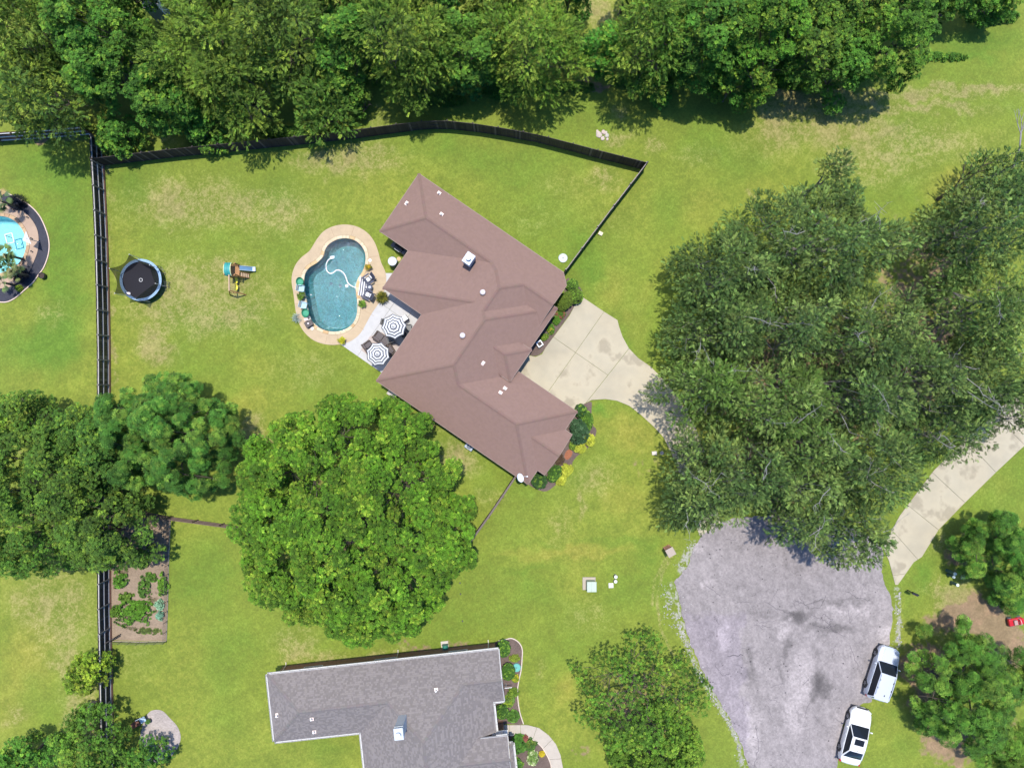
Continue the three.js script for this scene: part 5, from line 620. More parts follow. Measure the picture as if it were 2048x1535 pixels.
{ const t = thing('side_table', 'small round navy table between the lounge chairs', 'table', P(739.5, 574, .5).setY(T0 + .018)); part('table_top', cyl(.24, .24, .03, 0, .45, 0, 20), navy, t); part('bowl', new THREE.LatheGeometry([[.001, .01], [.08, .02], [.13, .07], [.12, .07], [.07, .03], [.001, .02]].map(([x, y]) => new THREE.Vector2(x, y)).map((v) => v.setY(v.y + .48)), 16), std([.4, .42, .46], .4), t); for (let i = 0; i < 3; i++) { const a = i / 3 * TAU; part('leg', bar(V(Math.cos(a) * .2, 0, Math.sin(a) * .2), V(Math.cos(a) * .14, .45, Math.sin(a) * .14), .016), navy, t); } }
function pot(label, px, py, kind, look, potC, r = .2, h = .3) { const t = thing('potted_plant', label, 'plant', P(px, py, .5).setY(T0)); part('pot', new THREE.LatheGeometry([[.001, 0], [r * .7, 0], [r, h], [r * 1.08, h], [r * 1.08, h + .03], [r * .9, h + .03], [r * .85, h - .03], [.001, h - .03]].map(([x, y]) => new THREE.Vector2(x, y)), 18), std(potC, .8), t); const list = [], k = { ...KIND[kind], ...look }, q = rngOf(Math.round(px * 5 + py)); for (let i = 0; i < (look.count ?? 26); i++) { const a = q() * TAU, u = q(), d = V(Math.cos(a) * u, .5 + q() * .9, Math.sin(a) * u), b = q() < .35 ? k.tip : k.color, m = .75 + .5 * q(); list.push([V(Math.cos(a) * u * (look.rad ?? .22), h + .05 + q() * .25, Math.sin(a) * u * (look.rad ?? .22)), d, k.size[0] + (k.size[1] - k.size[0]) * q(), 0, b.map((x) => x * m)]); } sprigs(t, list, SPRIG[k.sprig]); return t; }
pot('yellow-flowered plant in a pale pot at the right pool edge', 736.5, 533.5, 'lime', { color: [.12, .14, .02], tip: [.42, .3, .02], size: [.2, .32] }, [.5, .45, .38]);
pot('leafy plant in a brown pot below the lounge chairs', 723, 607, 'green', { size: [.26, .38], color: [.07, .12, .02] }, [.3, .2, .12]);
pot('spiky palm-like plant in a pot at the corner of the patio', 764, 594.5, 'green', { sprig: 'blade', size: [.5, .75], color: [.10, .13, .02], tip: [.26, .24, .03], count: 26, rad: .1 }, [.25, .2, .15]);
pot('green plant in a brown pot at the left pool edge', 601.5, 592, 'green', { size: [.32, .46], color: [.075, .12, .018] }, [.28, .2, .14], .22);
pot('bright yellow plant at the lower tip of the pool deck', 682.5, 681, 'lime', { size: [.28, .4], color: [.35, .36, .02], tip: [.5, .48, .03] }, [.12, .1, .09]);
// left pool side
function bowlChair(label, px, py, m, turn) { const t = thing('bowl_chair', label, 'chair', P(px, py, .45).setY(T0), turn, 'round green chairs at the pool'); part('shell', new THREE.SphereGeometry(.36, 18, 8, 0, TAU, Math.PI * .52, Math.PI * .36).scale(1, .8, 1).rotateX(.35).translate(0, .62, 0), m, t); part('cushion', ball(.26, 0, .42, .0, 1, .28, 1), std([.05, .26, .15], .8), t); part('ring', new THREE.TorusGeometry(.35, .018, 6, 24).rotateX(Math.PI / 2 + .35).translate(0, .62, 0), m, t); for (let i = 0; i < 4; i++) { const a = i / 4 * TAU + .8; part('leg', bar(V(Math.cos(a) * .3, 0, Math.sin(a) * .3), V(Math.cos(a) * .16, .4, Math.sin(a) * .16), .015), blackMetal, t); } return t; }
bowlChair('round green bowl chair at the upper left pool edge', 600.5, 563.5, teal, -1.2); bowlChair('round green bowl chair at the lower left pool edge', 611.5, 626, teal, -1.2);
chair('metal_chair', 'pale blue chair beside the upper green bowl chair', 602.5, 576.5, 1.45, paleBlue, 'pale blue chairs at the pool'); chair('metal_chair', 'pale blue chair between the potted plant and the lower green chair', 607.5, 610, 1.35, paleBlue, 'pale blue chairs at the pool');
{ const t = thing('folding_table', 'small pale folding table next to the lower green bowl chair', 'table', P(614, 637.5, .4).setY(T0), .3); part('table_top', rbox(.34, .03, .26, .01, -.08, .4, 0), std([.6, .42, .36], .7), t); part('ring', new THREE.TorusGeometry(.13, .02, 6, 18).rotateX(Math.PI / 2).translate(.16, .41, 0), cushion, t); part('leg', mg([bar(V(-.2, 0, -.1), V(.02, .4, -.1), .012), bar(V(.02, 0, .1), V(-.2, .4, .1), .012)]), blackMetal, t); }
{ const t = thing('fire_table', 'dark brown square table with a pale ball at the pool corner', 'table', P(617.5, 647, .4).setY(T0), .5); part('table_top', rbox(.66, .05, .5, .03, 0, .42, 0), std([.055, .04, .035], .6), t); for (const [x, z] of [[-1, -1], [1, -1], [1, 1], [-1, 1]]) part('leg', box(.06, .4, .06, x * .26, .2, z * .18), std([.05, .04, .035], .6), t); part('globe', ball(.08, 0, .52, 0), std([.75, .68, .66], .4), t); }
bush('agave', 'pale blue spiky agave at the left rim of the pool deck', 594, 636, [6, 6], .45, 'lime', { sprig: 'blade', color: [.3, .4, .36], tip: [.45, .52, .48], size: [.35, .5], n: 40 }, undefined, 'plant');
{ const t = thing('ladder_rail', 'slim dark grab rail at the left pool wall', 'rail', P(613, 597).setY(T0)); part('rail', tube([V(-.2, 0, -.2), V(-.2, .7, -.2), V(.2, .75, -.1), V(.3, .2, 0)], .02, 24, 6), std([.15, .13, .1], .4), t); part('foot', cyl(.05, .05, .02, -.2, 0, -.2), std([.15, .13, .1], .4), t); }
// between pool and house
{ const t = thing('drum', 'round silver-topped drum standing on the grass by the brown house', 'drum', P(784.5, 522, 1.2).setY(0)); part('shell', mg([cyl(.33, .33, 1.15, 0, 0, 0, 24), ...[.3, .7].map((y) => new THREE.TorusGeometry(.335, .015, 5, 24).rotateX(Math.PI / 2).translate(0, y, 0))]), std([.09, .12, .12], .5), t); part('lid', mg([cyl(.37, .37, .05, 0, 1.15, 0, 26), new THREE.TorusGeometry(.35, .02, 6, 26).rotateX(Math.PI / 2).translate(0, 1.2, 0)]), std([.38, .40, .43], .45), t); part('handle', box(.2, .03, .03, 0, 1.24, 0), whiteMetal, t); }
solo('stepping_stone', 'tan stepping stone between the drum and the brown house', 'stone', slab(smooth(PP([[795, 514], [800, 514], [802, 518], [799, 522], [794, 520]]), 18), .05, .08), stoneTones[2]);
{ const t = thing('barbecue', 'black barbecue under the eaves near the drum', 'barbecue', P(797, 496, .9).setY(0), -.6); part('body', rbox(.75, .3, .5, .06, 0, .75, 0), blackMetal, t); part('lid', new THREE.CylinderGeometry(.26, .26, .74, 18, 1, false, 0, Math.PI).rotateZ(Math.PI / 2).rotateX(-Math.PI / 2).translate(0, .9, 0), std([.03, .03, .035], .3), t); part('handle', bar(V(-.25, 1.05, .24), V(.25, 1.05, .24), .015), whiteMetal, t); for (const s of [-1, 1]) { part('side_shelf', box(.3, .03, .4, s * .53, .85, 0), charcoal, t); part('leg', mg([box(.04, .62, .04, s * .33, .31, .2), box(.04, .62, .04, s * .33, .31, -.2)]), blackMetal, t); } }
// trampoline
{ const t = thing('trampoline', 'black and blue trampoline with a sagging net on the left lawn', 'trampoline', P(281, 559.5, .85).setY(0)), Rt = 1.72, y = .85; part('mat', cyl(1.53, 1.53, .012, 0, y - .02, 0, 48), std([.012, .011, .015], 1), t); const pad = new THREE.RingGeometry(1.5, Rt, 60, 1).rotateX(-Math.PI / 2).translate(0, y + .03, 0); part('spring_pad', pad, std([.20, .32, .46], .6), t); part('frame', new THREE.TorusGeometry(Rt - .03, .03, 8, 60).rotateX(Math.PI / 2).translate(0, y, 0), whiteMetal, t);
  const em = []; for (let i = 0; i < 12; i++) { const a = i / 12 * TAU; em.push(box(.03, .004, .075, Math.cos(a) * .13, y - .009, Math.sin(a) * .13, -a)); } part('emblem', mg(em), cushion, t); const dots = []; for (let i = 0; i < 40; i++) { const a = i / 40 * TAU; dots.push(box(.05, .006, .02, Math.cos(a) * 1.62, y + .036, Math.sin(a) * 1.62, -a)); } part('pad_print', mg(dots), navy, t);
  const as = [-1.62, -2.75, -3.95, -.55, .25, 1.35], top = []; as.forEach((a, i) => { const p = V(Math.cos(a) * (Rt + .05), 0, Math.sin(a) * (Rt + .05)), q = p.clone().multiplyScalar(1.02).setY(2.45 - (i === 4 ? .5 : 0)); top.push([a, q]); part('net_pole', bar(p.clone().setY(.1), q, .022), whiteMetal, t); part('pole_cap', ball(.035, q.x, q.y, q.z), cushion, t); });
  for (let i = 0; i < 6; i++) { const a = i / 6 * TAU + .3; part('leg', tube([V(Math.cos(a) * 1.68, y, Math.sin(a) * 1.68), V(Math.cos(a) * 1.75, .06, Math.sin(a) * 1.75), V(Math.cos(a + .35) * 1.75, .04, Math.sin(a + .35) * 1.75), V(Math.cos(a + .4) * 1.68, y, Math.sin(a + .4) * 1.68)], .025, 24, 6), charcoal, t); }
  top.sort((a, b) => a[0] - b[0]); const net = new Soup(); for (let i = 0; i < top.length; i++) { const [a0, q0] = top[i], [a1r, q1] = top[(i + 1) % top.length], a1 = a1r <= a0 ? a1r + TAU : a1r, N = 10; const pt = (s, v) => { const a = a0 + (a1 - a0) * s, sag = 4 * s * (1 - s), low = V(Math.cos(a) * 1.52, y, Math.sin(a) * 1.52), hi = q0.clone().lerp(q1, s); hi.y -= sag * .35; const f = low.lerp(hi, v); f.x *= 1 - .12 * sag * v; f.z *= 1 - .12 * sag * v; return [f.x, f.y, f.z]; }; for (let s = 0; s < N; s++) for (let v = 0; v < 4; v++) net.fan([pt(s / N, v / 4), pt((s + 1) / N, v / 4), pt((s + 1) / N, (v + 1) / 4), pt(s / N, (v + 1) / 4)], [1, 1, 1]); }
  part('net', noColor(net.build()), new THREE.MeshStandardMaterial({ color: col(.022, .03, .02), roughness: .9, transparent: true, opacity: .72, side: THREE.DoubleSide }), t);
  { const l = new THREE.Group(); l.name = 'ladder'; l.position.set(1.95, 0, .3); t.add(l); part('side_rail', mg([bar(V(.1, 0, -.2), V(-.15, .8, -.2), .018), bar(V(.1, 0, .2), V(-.15, .8, .2), .018)]), charcoal, l); for (let i = 1; i < 4; i++) part('rung', bar(V(.1 - i * .06, i * .2, -.2), V(.1 - i * .06, i * .2, .2), .016), charcoal, l); } }
solo('plush_toy', 'pale crumpled cloth lying on the trampoline rim', 'cloth', ball(.17, 0, .07, 0, 1.2, .4, .8), std([.5, .46, .5], .9), P(256.5, 587, .9).setY(.87));
// swing set
{ const t = thing('swing_set', 'wooden play tower with a teal roof, slide and two yellow swings', 'play set', P(478, 545)), w = wood; t.scale.setScalar(.9); const tw = 1.0, dp = .95; for (const x of [-.5, .45]) for (const z of [-.5, .5]) part('post', box(.09, 2.3, .09, x, 1.15, z), w, t);
  for (let i = 0; i < 7; i++) part('deck_plank', box(.13, .03, 1.05, -.45 + i * .145, 1.2, 0), w, t); for (const z of [-.52, .52]) for (let i = 0; i < 5; i++) part('rail_slat', box(.08, .55, .02, -.38 + i * .19, 1.5, z), w, t); part('rail', mg([box(1, .07, .04, 0, 1.8, -.52), box(1, .07, .04, 0, 1.8, .52), box(.04, .07, 1.05, -.5, 1.8, 0)]), w, t);
  const cs = new Soup(), arc = (x, i, rad) => { const a = -1.05 + i / 14 * 2.1; return [x, 1.72 + rad * Math.cos(a), rad * Math.sin(a) * 1.02]; }; for (let i = 0; i < 14; i++) { cs.fan([arc(-.5, i, .66), arc(-.5, i + 1, .66), arc(.1, i + 1, .66), arc(.1, i, .66)], [1, 1, 1]); cs.fan([arc(-.5, i, .64), arc(-.5, i + 1, .64), arc(.1, i + 1, .64), arc(.1, i, .64)], [1, 1, 1]); }
  const cn = part('canopy', noColor(cs.build()), std([.03, .25, .24], .55), t); for (const x of [-.5, -.2, .1]) part(x === -.2 ? 'canopy_rib' : 'canopy_trim', tube([...Array(15)].map((_, i) => V(...arc(x, i, .665))), x === -.2 ? .018 : .035, 28, 6), x === -.2 ? std([.03, .2, .2], .55) : std([.6, .6, .32], .5), cn);
  { const s = new THREE.Group(); s.name = 'slide'; t.add(s); const A = V(.5, 1.2, -.25), B = V(.98, .72, -.27), C = V(1.34, .3, -.285), D = V(1.58, .22, -.29), pts = [A, B, C, D]; for (let i = 0; i < 3; i++) { part('chute', beam(pts[i], pts[i + 1], .36, .03), std(i === 2 ? [.42, .5, .56] : [.13, .24, .36], .35), s); for (const z of [-.19, .19]) part('side_wall', beam(pts[i].clone().add(V(0, .05, z)), pts[i + 1].clone().add(V(0, .05, z)), .03, .13), std([.45, .55, .62], .4), s); } }
  { const s = new THREE.Group(); s.name = 'climbing_ladder'; t.add(s); for (const z of [.12, .5]) part('stringer', beam(V(.5, 1.2, z), V(1.0, 0, z), .05, .09), w, s); for (let i = 1; i < 6; i++) part('rung', box(.1, .03, .42, .5 + i * .083, 1.2 - i * .2, .31), woodPale, s); }
  part('swing_beam', beam(V(-.1, 2.1, .45), V(-.1, 2.05, 1.95), .1, .12), woodPale, t);
  for (const s of [-1, 1]) part('frame_leg', beam(V(-.1, 2.1, 1.92), V(-.1 + s * .75, 0, 2.05), .09, .09), w, t); part('cross_brace', beam(V(-.45, .95, 1.99), V(.28, .95, 1.99), .04, .08), w, t);
  for (const z of [.82, 1.42]) { const sw = new THREE.Group(); sw.name = 'swing'; t.add(sw); const c = new THREE.QuadraticBezierCurve3(V(-.1, .62, z - .26), V(-.02, .28, z), V(-.1, .62, z + .26)), N = 12, so = new Soup(), pp = c.getPoints(N); for (let i = 0; i < N; i++) for (const d of [0, -.03]) so.fan([[pp[i].x - .1, pp[i].y + d, pp[i].z], [pp[i + 1].x - .1, pp[i + 1].y + d, pp[i + 1].z], [pp[i + 1].x + .12, pp[i + 1].y + d, pp[i + 1].z], [pp[i].x + .12, pp[i].y + d, pp[i].z]], [1, 1, 1]); part('seat', noColor(so.build()), std([.68, .60, .05], .5), sw); for (const k of [-.26, .26]) part('chain', bar(V(-.1, .62, z + k), V(-.1, 2.03, z + k * .9), .008, .008, 4), charcoal, sw); } }
// lids, boxes and posts in the grass
const lidM = std([.42, .45, .43], .7);
{ const t = thing('septic_lid', 'round pale lid in the grass beside the straight dark fence', 'lid', P(1126, 516)); part('lid', mg([cyl(.39, .37, .09, 0, 0, 0, 30), new THREE.TorusGeometry(.36, .018, 6, 30).rotateX(Math.PI / 2).translate(0, .09, 0)]), lidM, t); part('plug', cyl(.045, .04, .03, 0, .085, 0), charcoal, t); }
{ const t = thing('septic_lid', 'round teal lid in the bed of the grey house', 'lid', P(1033, 1334)); part('lid', mg([cyl(.36, .34, .08, 0, .02, 0, 30), new THREE.TorusGeometry(.33, .018, 6, 30).rotateX(Math.PI / 2).translate(0, .1, 0)]), std([.10, .34, .29], .7), t); part('plug', cyl(.045, .04, .03, 0, .095, 0), charcoal, t); }
{ const t = thing('transformer', 'pale green transformer box on a concrete pad in the front lawn', 'utility box', P(1178, 1166)); part('pad', rbox(1.08, .12, 1.06, .02, 0, .05, 0), std([.33, .28, .22], .9), t); part('cabinet', mg([rbox(.72, .75, .8, .03, .1, .46, .06)]), std([.25, .31, .25], .5), t); part('roof_lid', mg([rbox(.36, .05, .84, .015, -.07, .86, .06), rbox(.42, .05, .84, .015, .32, .85, .06)]), std([.34, .40, .32], .5), t, 'two-part pale lid'); part('door_seam', box(.01, .6, .02, .1, .45, .465), charcoal, t); }
{ for (const [y, l, k] of [[1150, 'round white-topped service post farther from the slab', .5], [1160, 'round white-topped service post nearer the slab', .38]]) { const t = thing('service_post', l, 'utility post', P(1230, y), 0, 'service posts by the transformer'); part('post', cyl(.12, .11, k, 0, 0, 0, 16), std([.20, .20, .2], .6), t); part('cap', mg([cyl(.15, .13, .06, 0, k, 0, 18), ball(.12, 0, k + .05, 0, 1, .35, 1)]), std([.6, .6, .56], .5), t); } solo('cable_vault', 'small square pale lid beside the service posts', 'lid', mg([rbox(.4, .1, .4, .02, 0, .03, 0), box(.12, .012, .04, 0, .085, 0)]), std([.58, .55, .5], .8), P(1222, 1170), .05); }
{ const t = thing('mailbox', 'brick mailbox pillar at the left edge of the turning circle', 'mailbox', P(1335, 1097), .5); for (let i = 0; i < 12; i++) for (const s of [0, 1, 2, 3]) { const a = s * Math.PI / 2, off = (i % 2 ? .06 : -.06); part('brick', box(.46, .085, .12, 0, 0, 0).translate(off, .05 + i * .095, .22).rotateY(a), std([.34 + .08 * ((i + s) % 3), .2, .14], .9), t); } part('cap_stone', rbox(.68, .08, .68, .02, 0, 1.22, 0), std([.33, .27, .22], .9), t); part('mail_door', rbox(.24, .26, .04, .02, .0, .95, .29), blackMetal, t); }
solo('utility_lid', 'small white box in the grass where the drive bends', 'box', mg([rbox(.42, .14, .3, .02, 0, .06, 0), box(.1, .02, .04, 0, .135, 0)]), std([.48, .43, .38], .8), P(1308.5, 905.5), .05);
solo('utility_lid', 'small grey disc in the grass beside the white box', 'lid', mg([cyl(.16, .15, .05, 0, 0, 0, 18), cyl(.04, .04, .02, 0, .05, 0)]), std([.3, .27, .24], .9), P(1324, 905.5));
solo('utility_lid', 'small pale box against the straight dark fence', 'box', mg([rbox(.36, .16, .3, .02, 0, .07, 0), box(.1, .02, .04, 0, .155, 0)]), std([.62, .53, .38], .8), P(1201, 467), -.5);
for (const [px, py, l] of [[920, 1165, 'dark sprinkler head nearest the huge tree'], [921, 1187, 'dark sprinkler head second from the huge tree'], [925, 1241, 'dark sprinkler head nearest the grey house']]) { const t = thing('sprinkler', l, 'sprinkler', P(px, py), 0, 'sprinkler heads in a row'); part('body', cyl(.06, .05, .16, 0, -.02, 0), charcoal, t); part('nozzle', cyl(.03, .03, .06, 0, .14, 0), blackMetal, t); }
{ const r = rngOf(61); for (const [px, py, s, l] of [[1198, 269, .3, 'largest pale stone of the little heap in the strip'], [1207, 264, .22, 'pale stone at the top of the little heap'], [1214, 271, .2, 'pale stone at the right of the little heap'], [1205, 277, .2, 'pale stone at the bottom of the little heap'], [1212, 265, .15, 'small pale stone beside the top one of the heap'], [1195, 263, .14, 'small pale stone left of the heap'], [1215, 278, .13, 'small pale stone at the lower right of the heap']]) { const g = new THREE.IcosahedronGeometry(s, 1), p = g.attributes.position; for (let i = 0; i < p.count; i++) { const k = .8 + .4 * vn(p.getX(i) * 9 + px, p.getZ(i) * 9 + p.getY(i) * 5); p.setXYZ(i, p.getX(i) * k, p.getY(i) * k * .45, p.getZ(i) * k * .8); } g.computeVertexNormals(); solo('stone', l, 'stone', g, std([.40 + .08 * r(), .37, .32], .9), P(px, py).setY(.03), r() * 3, 'heap of pale stones'); } }
{ const t = thing('satellite_dish', 'pale grey satellite dish on the corner of the brown roof', 'satellite dish', P(1042, 953, 3.0).setY(2.72), .4); part('dish', new THREE.SphereGeometry(.62, 22, 8, 0, TAU, 0, .62).scale(.8, .7, 1).translate(0, -.5, 0).rotateZ(2.5).translate(-.15, .62, 0), std([.62, .66, .70], .45), t); part('mast', mg([bar(V(.15, -.05, 0), V(.1, .4, 0), .025), box(.3, .03, .22, .15, 0, 0)]), whiteMetal, t); part('feed_arm', bar(V(.05, .35, 0), V(.45, .55, .12), .018), whiteMetal, t); part('feed_horn', mg([rbox(.12, .1, .1, .02, .47, .57, .13)]), white, t); }
{ const t = thing('condenser', 'blue-grey air conditioner box at the brown house wall', 'air conditioner', P(939, 892, .6).setY(0), -.6); part('cabinet', rbox(.72, .7, .56, .04, 0, .35, 0), std([.25, .30, .36], .5), t); part('fan_grille', new THREE.RingGeometry(.06, .25, 26).rotateX(-Math.PI / 2).translate(0, .712, 0), std([.05, .07, .1], .5), t); part('rim', new THREE.TorusGeometry(.26, .02, 6, 26).rotateX(Math.PI / 2).translate(0, .71, 0), std([.5, .55, .6], .5), t); for (let i = 0; i < 4; i++) part('fan_blade', box(.2, .012, .07, .12, .69, 0).rotateY(i * Math.PI / 2 + .3), std([.3, .4, .5], .5), t); }
{ const t = thing('garden_bench', 'small slatted grey bench against the brown house near the corner umbrella', 'bench', P(783.5, 788, .4).setY(0), -.6); for (let i = 0; i < 4; i++) part('seat_slat', box(.8, .03, .08, 0, .42, -.15 + i * .1), std([.45, .41, .38], .8), t); for (let i = 0; i < 2; i++) part('back_slat', box(.8, .08, .025, 0, .6 + i * .14, -.24), std([.45, .41, .38], .8), t); for (const s of [-1, 1]) part('leg', mg([box(.05, .42, .05, s * .36, .21, .14), box(.05, .78, .05, s * .36, .39, -.22)]), std([.3, .27, .25], .8), t); }
{ const t = thing('garden_urn', 'white square planter in the mulch beside the front porch', 'planter', P(1079.5, 687, .5).setY(.02), .6); part('box', mg([box(.42, .4, .05, 0, .2, .2), box(.42, .4, .05, 0, .2, -.2), box(.05, .4, .36, .19, .2, 0), box(.05, .4, .36, -.19, .2, 0)]), std([.5, .52, .55], .5), t); part('rim', mg([box(.48, .04, .08, 0, .42, .2), box(.48, .04, .08, 0, .42, -.2), box(.08, .04, .36, .2, .42, 0), box(.08, .04, .36, -.2, .42, 0)]), std([.7, .72, .76], .5), t); part('soil', box(.34, .05, .34, 0, .3, 0), std([.06, .045, .035], 1), t); }
{ for (const [px, py, k, l] of [[1910.5, 1147, 1.1, 'tall dark green post with a pale cap, uppermost of three'], [1908, 1153, .75, 'stout dark green post with a pale cap, middle of three'], [1915.5, 1169.5, .85, 'dark green post with a pale cap, lowest of three']]) { const t = thing('service_post', l, 'utility post', P(px, py, k).setY(0), 0, 'green posts beside the neighbour drive'); part('post', cyl(.13, .12, k, 0, 0, 0, 16), std([.04, .09, .09], .5), t); part('cap', mg([cyl(.13, .12, .05, 0, k, 0, 18), ball(.11, 0, k + .04, 0, 1, .4, 1)]), std([.56, .64, .6], .5), t); } solo('cable_vault', 'dull square lid beside the green posts', 'lid', mg([rbox(.36, .08, .36, .02, 0, .02, 0), box(.1, .012, .03, 0, .065, 0)]), std([.3, .25, .22], .9), P(1926, 1153)); }
{ const t = thing('mailbox', 'black mailbox on a post at the tip of the neighbour drive', 'mailbox', P(1815, 1179.5)); t.rotation.y = -.42; part('post', mg([box(.09, 1.0, .09, 0, .5, 0), beam(V(0, .6, 0), V(.28, .92, 0), .06, .06)]), std([.05, .045, .04], .7), t); part('box', mg([box(.52, .14, .2, .05, 1.07, 0), new THREE.CylinderGeometry(.1, .1, .52, 14, 1, false, 0, Math.PI).rotateZ(Math.PI / 2).rotateX(-Math.PI / 2).translate(.05, 1.14, 0)]), std([.02, .02, .022], .35), t); part('flag', box(.14, .05, .012, .02, 1.2, .11), std([.45, .03, .03], .5), t); }
{ const t = thing('toy_car', 'red toy car half hidden by the tree at the right edge', 'toy', P(2032, 1243, .4).setY(0), .2), red = phys([.42, .012, .018], .35); part('body', mg([rbox(1.15, .3, .62, .1, 0, .32, 0), rbox(.4, .14, .5, .06, .42, .5, 0)]), red, t); part('seat', rbox(.3, .25, .4, .05, -.1, .52, 0), std([.35, .22, .2], .7), t); part('windscreen', tube([V(.2, .48, -.26), V(.24, .72, -.2), V(.24, .74, .2), V(.2, .48, .26)], .018, 18, 5), std([.7, .6, .6], .4), t); part('steering_wheel', new THREE.TorusGeometry(.1, .015, 6, 16).rotateY(Math.PI / 2).translate(.1, .62, 0), charcoal, t); for (const x of [-.35, .38]) for (const s of [-1, 1]) part('wheel', cyl(.17, .17, .12, 0, -.06, 0, 18).rotateX(Math.PI / 2).translate(x, .17, s * .31), charcoal, t); }
{ const t = thing('compost_box', 'grey weathered box beside the foot of the left fence', 'box', P(185.5, 1418, .4).setY(0), .06); for (let i = 0; i < 5; i++) part('lid_plank', box(.5, .03, .2, 0, .72, -.41 + i * .205), std([.26 + .02 * (i % 2), .22, .2], .9), t); part('side', mg([box(.5, .7, .04, 0, .35, .5), box(.5, .7, .04, 0, .35, -.5), box(.04, .7, .96, .24, .35, 0), box(.04, .7, .96, -.24, .35, 0)]), std([.2, .16, .14], .9), t); }
{ const t = thing('garden_chair', 'blue-grey folding chair beside the pale stone circle', 'chair', P(285, 1439, .4).setY(0), .5); part('seat', rbox(.5, .05, .45, .02, 0, .42, 0), std([.3, .4, .5], .7), t); part('backrest', box(.5, .5, .03, 0, .68, -.25, 0, -.2), std([.42, .52, .62], .7), t); for (const s of [-1, 1]) part('leg', mg([bar(V(s * .24, 0, .24), V(s * .24, .75, -.22), .016), bar(V(s * .24, 0, -.26), V(s * .24, .45, .2), .016)]), blackMetal, t); }
{ const t = thing('garden_cart', 'small dark cart with plants by the stone circle', 'cart', P(270, 1448, .3).setY(0), .6); part('tray', mg([box(.7, .05, .45, 0, .3, 0), box(.7, .15, .03, 0, .38, .22), box(.7, .15, .03, 0, .38, -.22)]), std([.14, .06, .04], .8), t); part('handle', bar(V(-.35, .35, 0), V(-.8, .7, 0), .016), whiteMetal, t); for (const s of [-1, 1]) part('wheel', cyl(.14, .14, .06, 0, -.03, 0).rotateX(Math.PI / 2).translate(.2, .14, s * .27), charcoal, t); }
{ const t = thing('garden_ball', 'round green bush ball on a pot beside the folding chair', 'plant', P(295, 1443, .4).setY(0)); part('pot', cyl(.14, .18, .28), std([.1, .09, .09], .7), t); const l = [], q = rngOf(3); for (let i = 0; i < 60; i++) { const d = V(q() - .5, q() - .2, q() - .5).normalize(); l.push([d.clone().multiplyScalar(.12).add(V(0, .38, 0)), d, .2, 0, [.09, .2, .04]]); } sprigs(t, l, SPRIG.rosette); }
{ const t = thing('shed', 'grey metal roof showing through the wood at the top edge', 'shed', P(318, -14, 2.4).setY(0), .15); part('roof', mg([beam(V(-.9, 2.3, -1), V(-.9, 2.3, 1), 1.2, .05).rotateZ(.0), ...[...Array(6)].map((_, i) => box(.04, .05, 2, -1.4 + i * .2, 2.34, 0))]), std([.3, .31, .34], .5), t); part('wall', box(1.1, 2.2, 1.9, -.9, 1.1, 0), std([.45, .46, .5], .6), t); part('trim', box(.06, .08, 2.05, -.28, 2.33, 0), white, t); }
{ const t = thing('hose_reel', 'dark green hose reel on a paved square by the grey house', 'hose reel', P(890, 1294, .4).setY(0), .1); part('paver', rbox(.62, .05, .55, .015, -.06, .015, -.1), std([.42, .37, .32], .9), t); part('reel', mg([cyl(.2, .2, .3, 0, -.15, 0, 20).rotateX(Math.PI / 2).translate(0, .3, 0), ...[-.16, .16].map((z) => cyl(.26, .26, .03, 0, -.015, 0, 20).rotateX(Math.PI / 2).translate(0, .3, z))]), std([.03, .14, .12], .5), t); part('hose', mg([0, 1, 2, 3, 4].map((i) => new THREE.TorusGeometry(.215, .022, 6, 22).translate(0, .3, -.1 + i * .05))), std([.03, .2, .14], .5), t); part('stand', mg([box(.04, .3, .36, .2, .15, 0), box(.04, .3, .36, -.2, .15, 0)]), blackMetal, t); }
{ const t = thing('porch_light_post', 'white post leaning by the grey house bed', 'post', P(1012, 1372, .6).setY(.02), .1); part('post', box(.06, .9, .06, 0, .45, 0), white, t); part('arm', box(.6, .05, .05, .2, .9, 0), white, t); part('hook', new THREE.TorusGeometry(.05, .01, 5, 10).translate(.45, .83, 0), blackMetal, t); }
// shrubs and flower beds
const clipB = { clip: 1, size: [.16, .24], sprig: 'broad', n: 120 };
const BX = 'clipped round bushes at the drive head'; bush('clipped_bush', 'clipped round bush nearest the roof corner at the drive head', 1145, 570, 12, .9, 'green', { ...clipB, color: [.06, .125, .014] }, BX); bush('clipped_bush', 'large clipped bush against the eaves at the drive head', 1130, 602, [15, 20], 1.2, 'green', { ...clipB, color: [.085, .13, .012], tip: [.11, .16, .014], turn: -.6 }, BX); bush('clipped_bush', 'clipped bush at the tip of the drive head', 1152, 592, [14, 15], 1.0, 'green', { ...clipB, color: [.07, .12, .012] }, BX);
const small = { size: [.18, .28], n: 130 };
bush('flowering_shrub', 'small shrub with reddish flowers in the narrow front bed', 1122, 628, 8, .5, 'deep', { ...small, tip: [.3, .1, .07], tipShare: .35 }, undefined, 'plant'); bush('small_shrub', 'bright green round plant in the narrow front bed', 1112.5, 640, 7, .5, 'lime', { ...small, color: [.09, .2, .02], tip: [.13, .26, .02] }, undefined, 'plant'); bush('small_shrub', 'plant with yellow tips in the narrow front bed', 1102, 658, [6, 9], .45, 'green', { ...small, tip: [.35, .33, .04] }, undefined, 'plant'); bush('small_shrub', 'olive plant nearest the white planter', 1089, 673, 6, .4, 'olive', { ...small, sprig: 'rosette' }, undefined, 'plant');
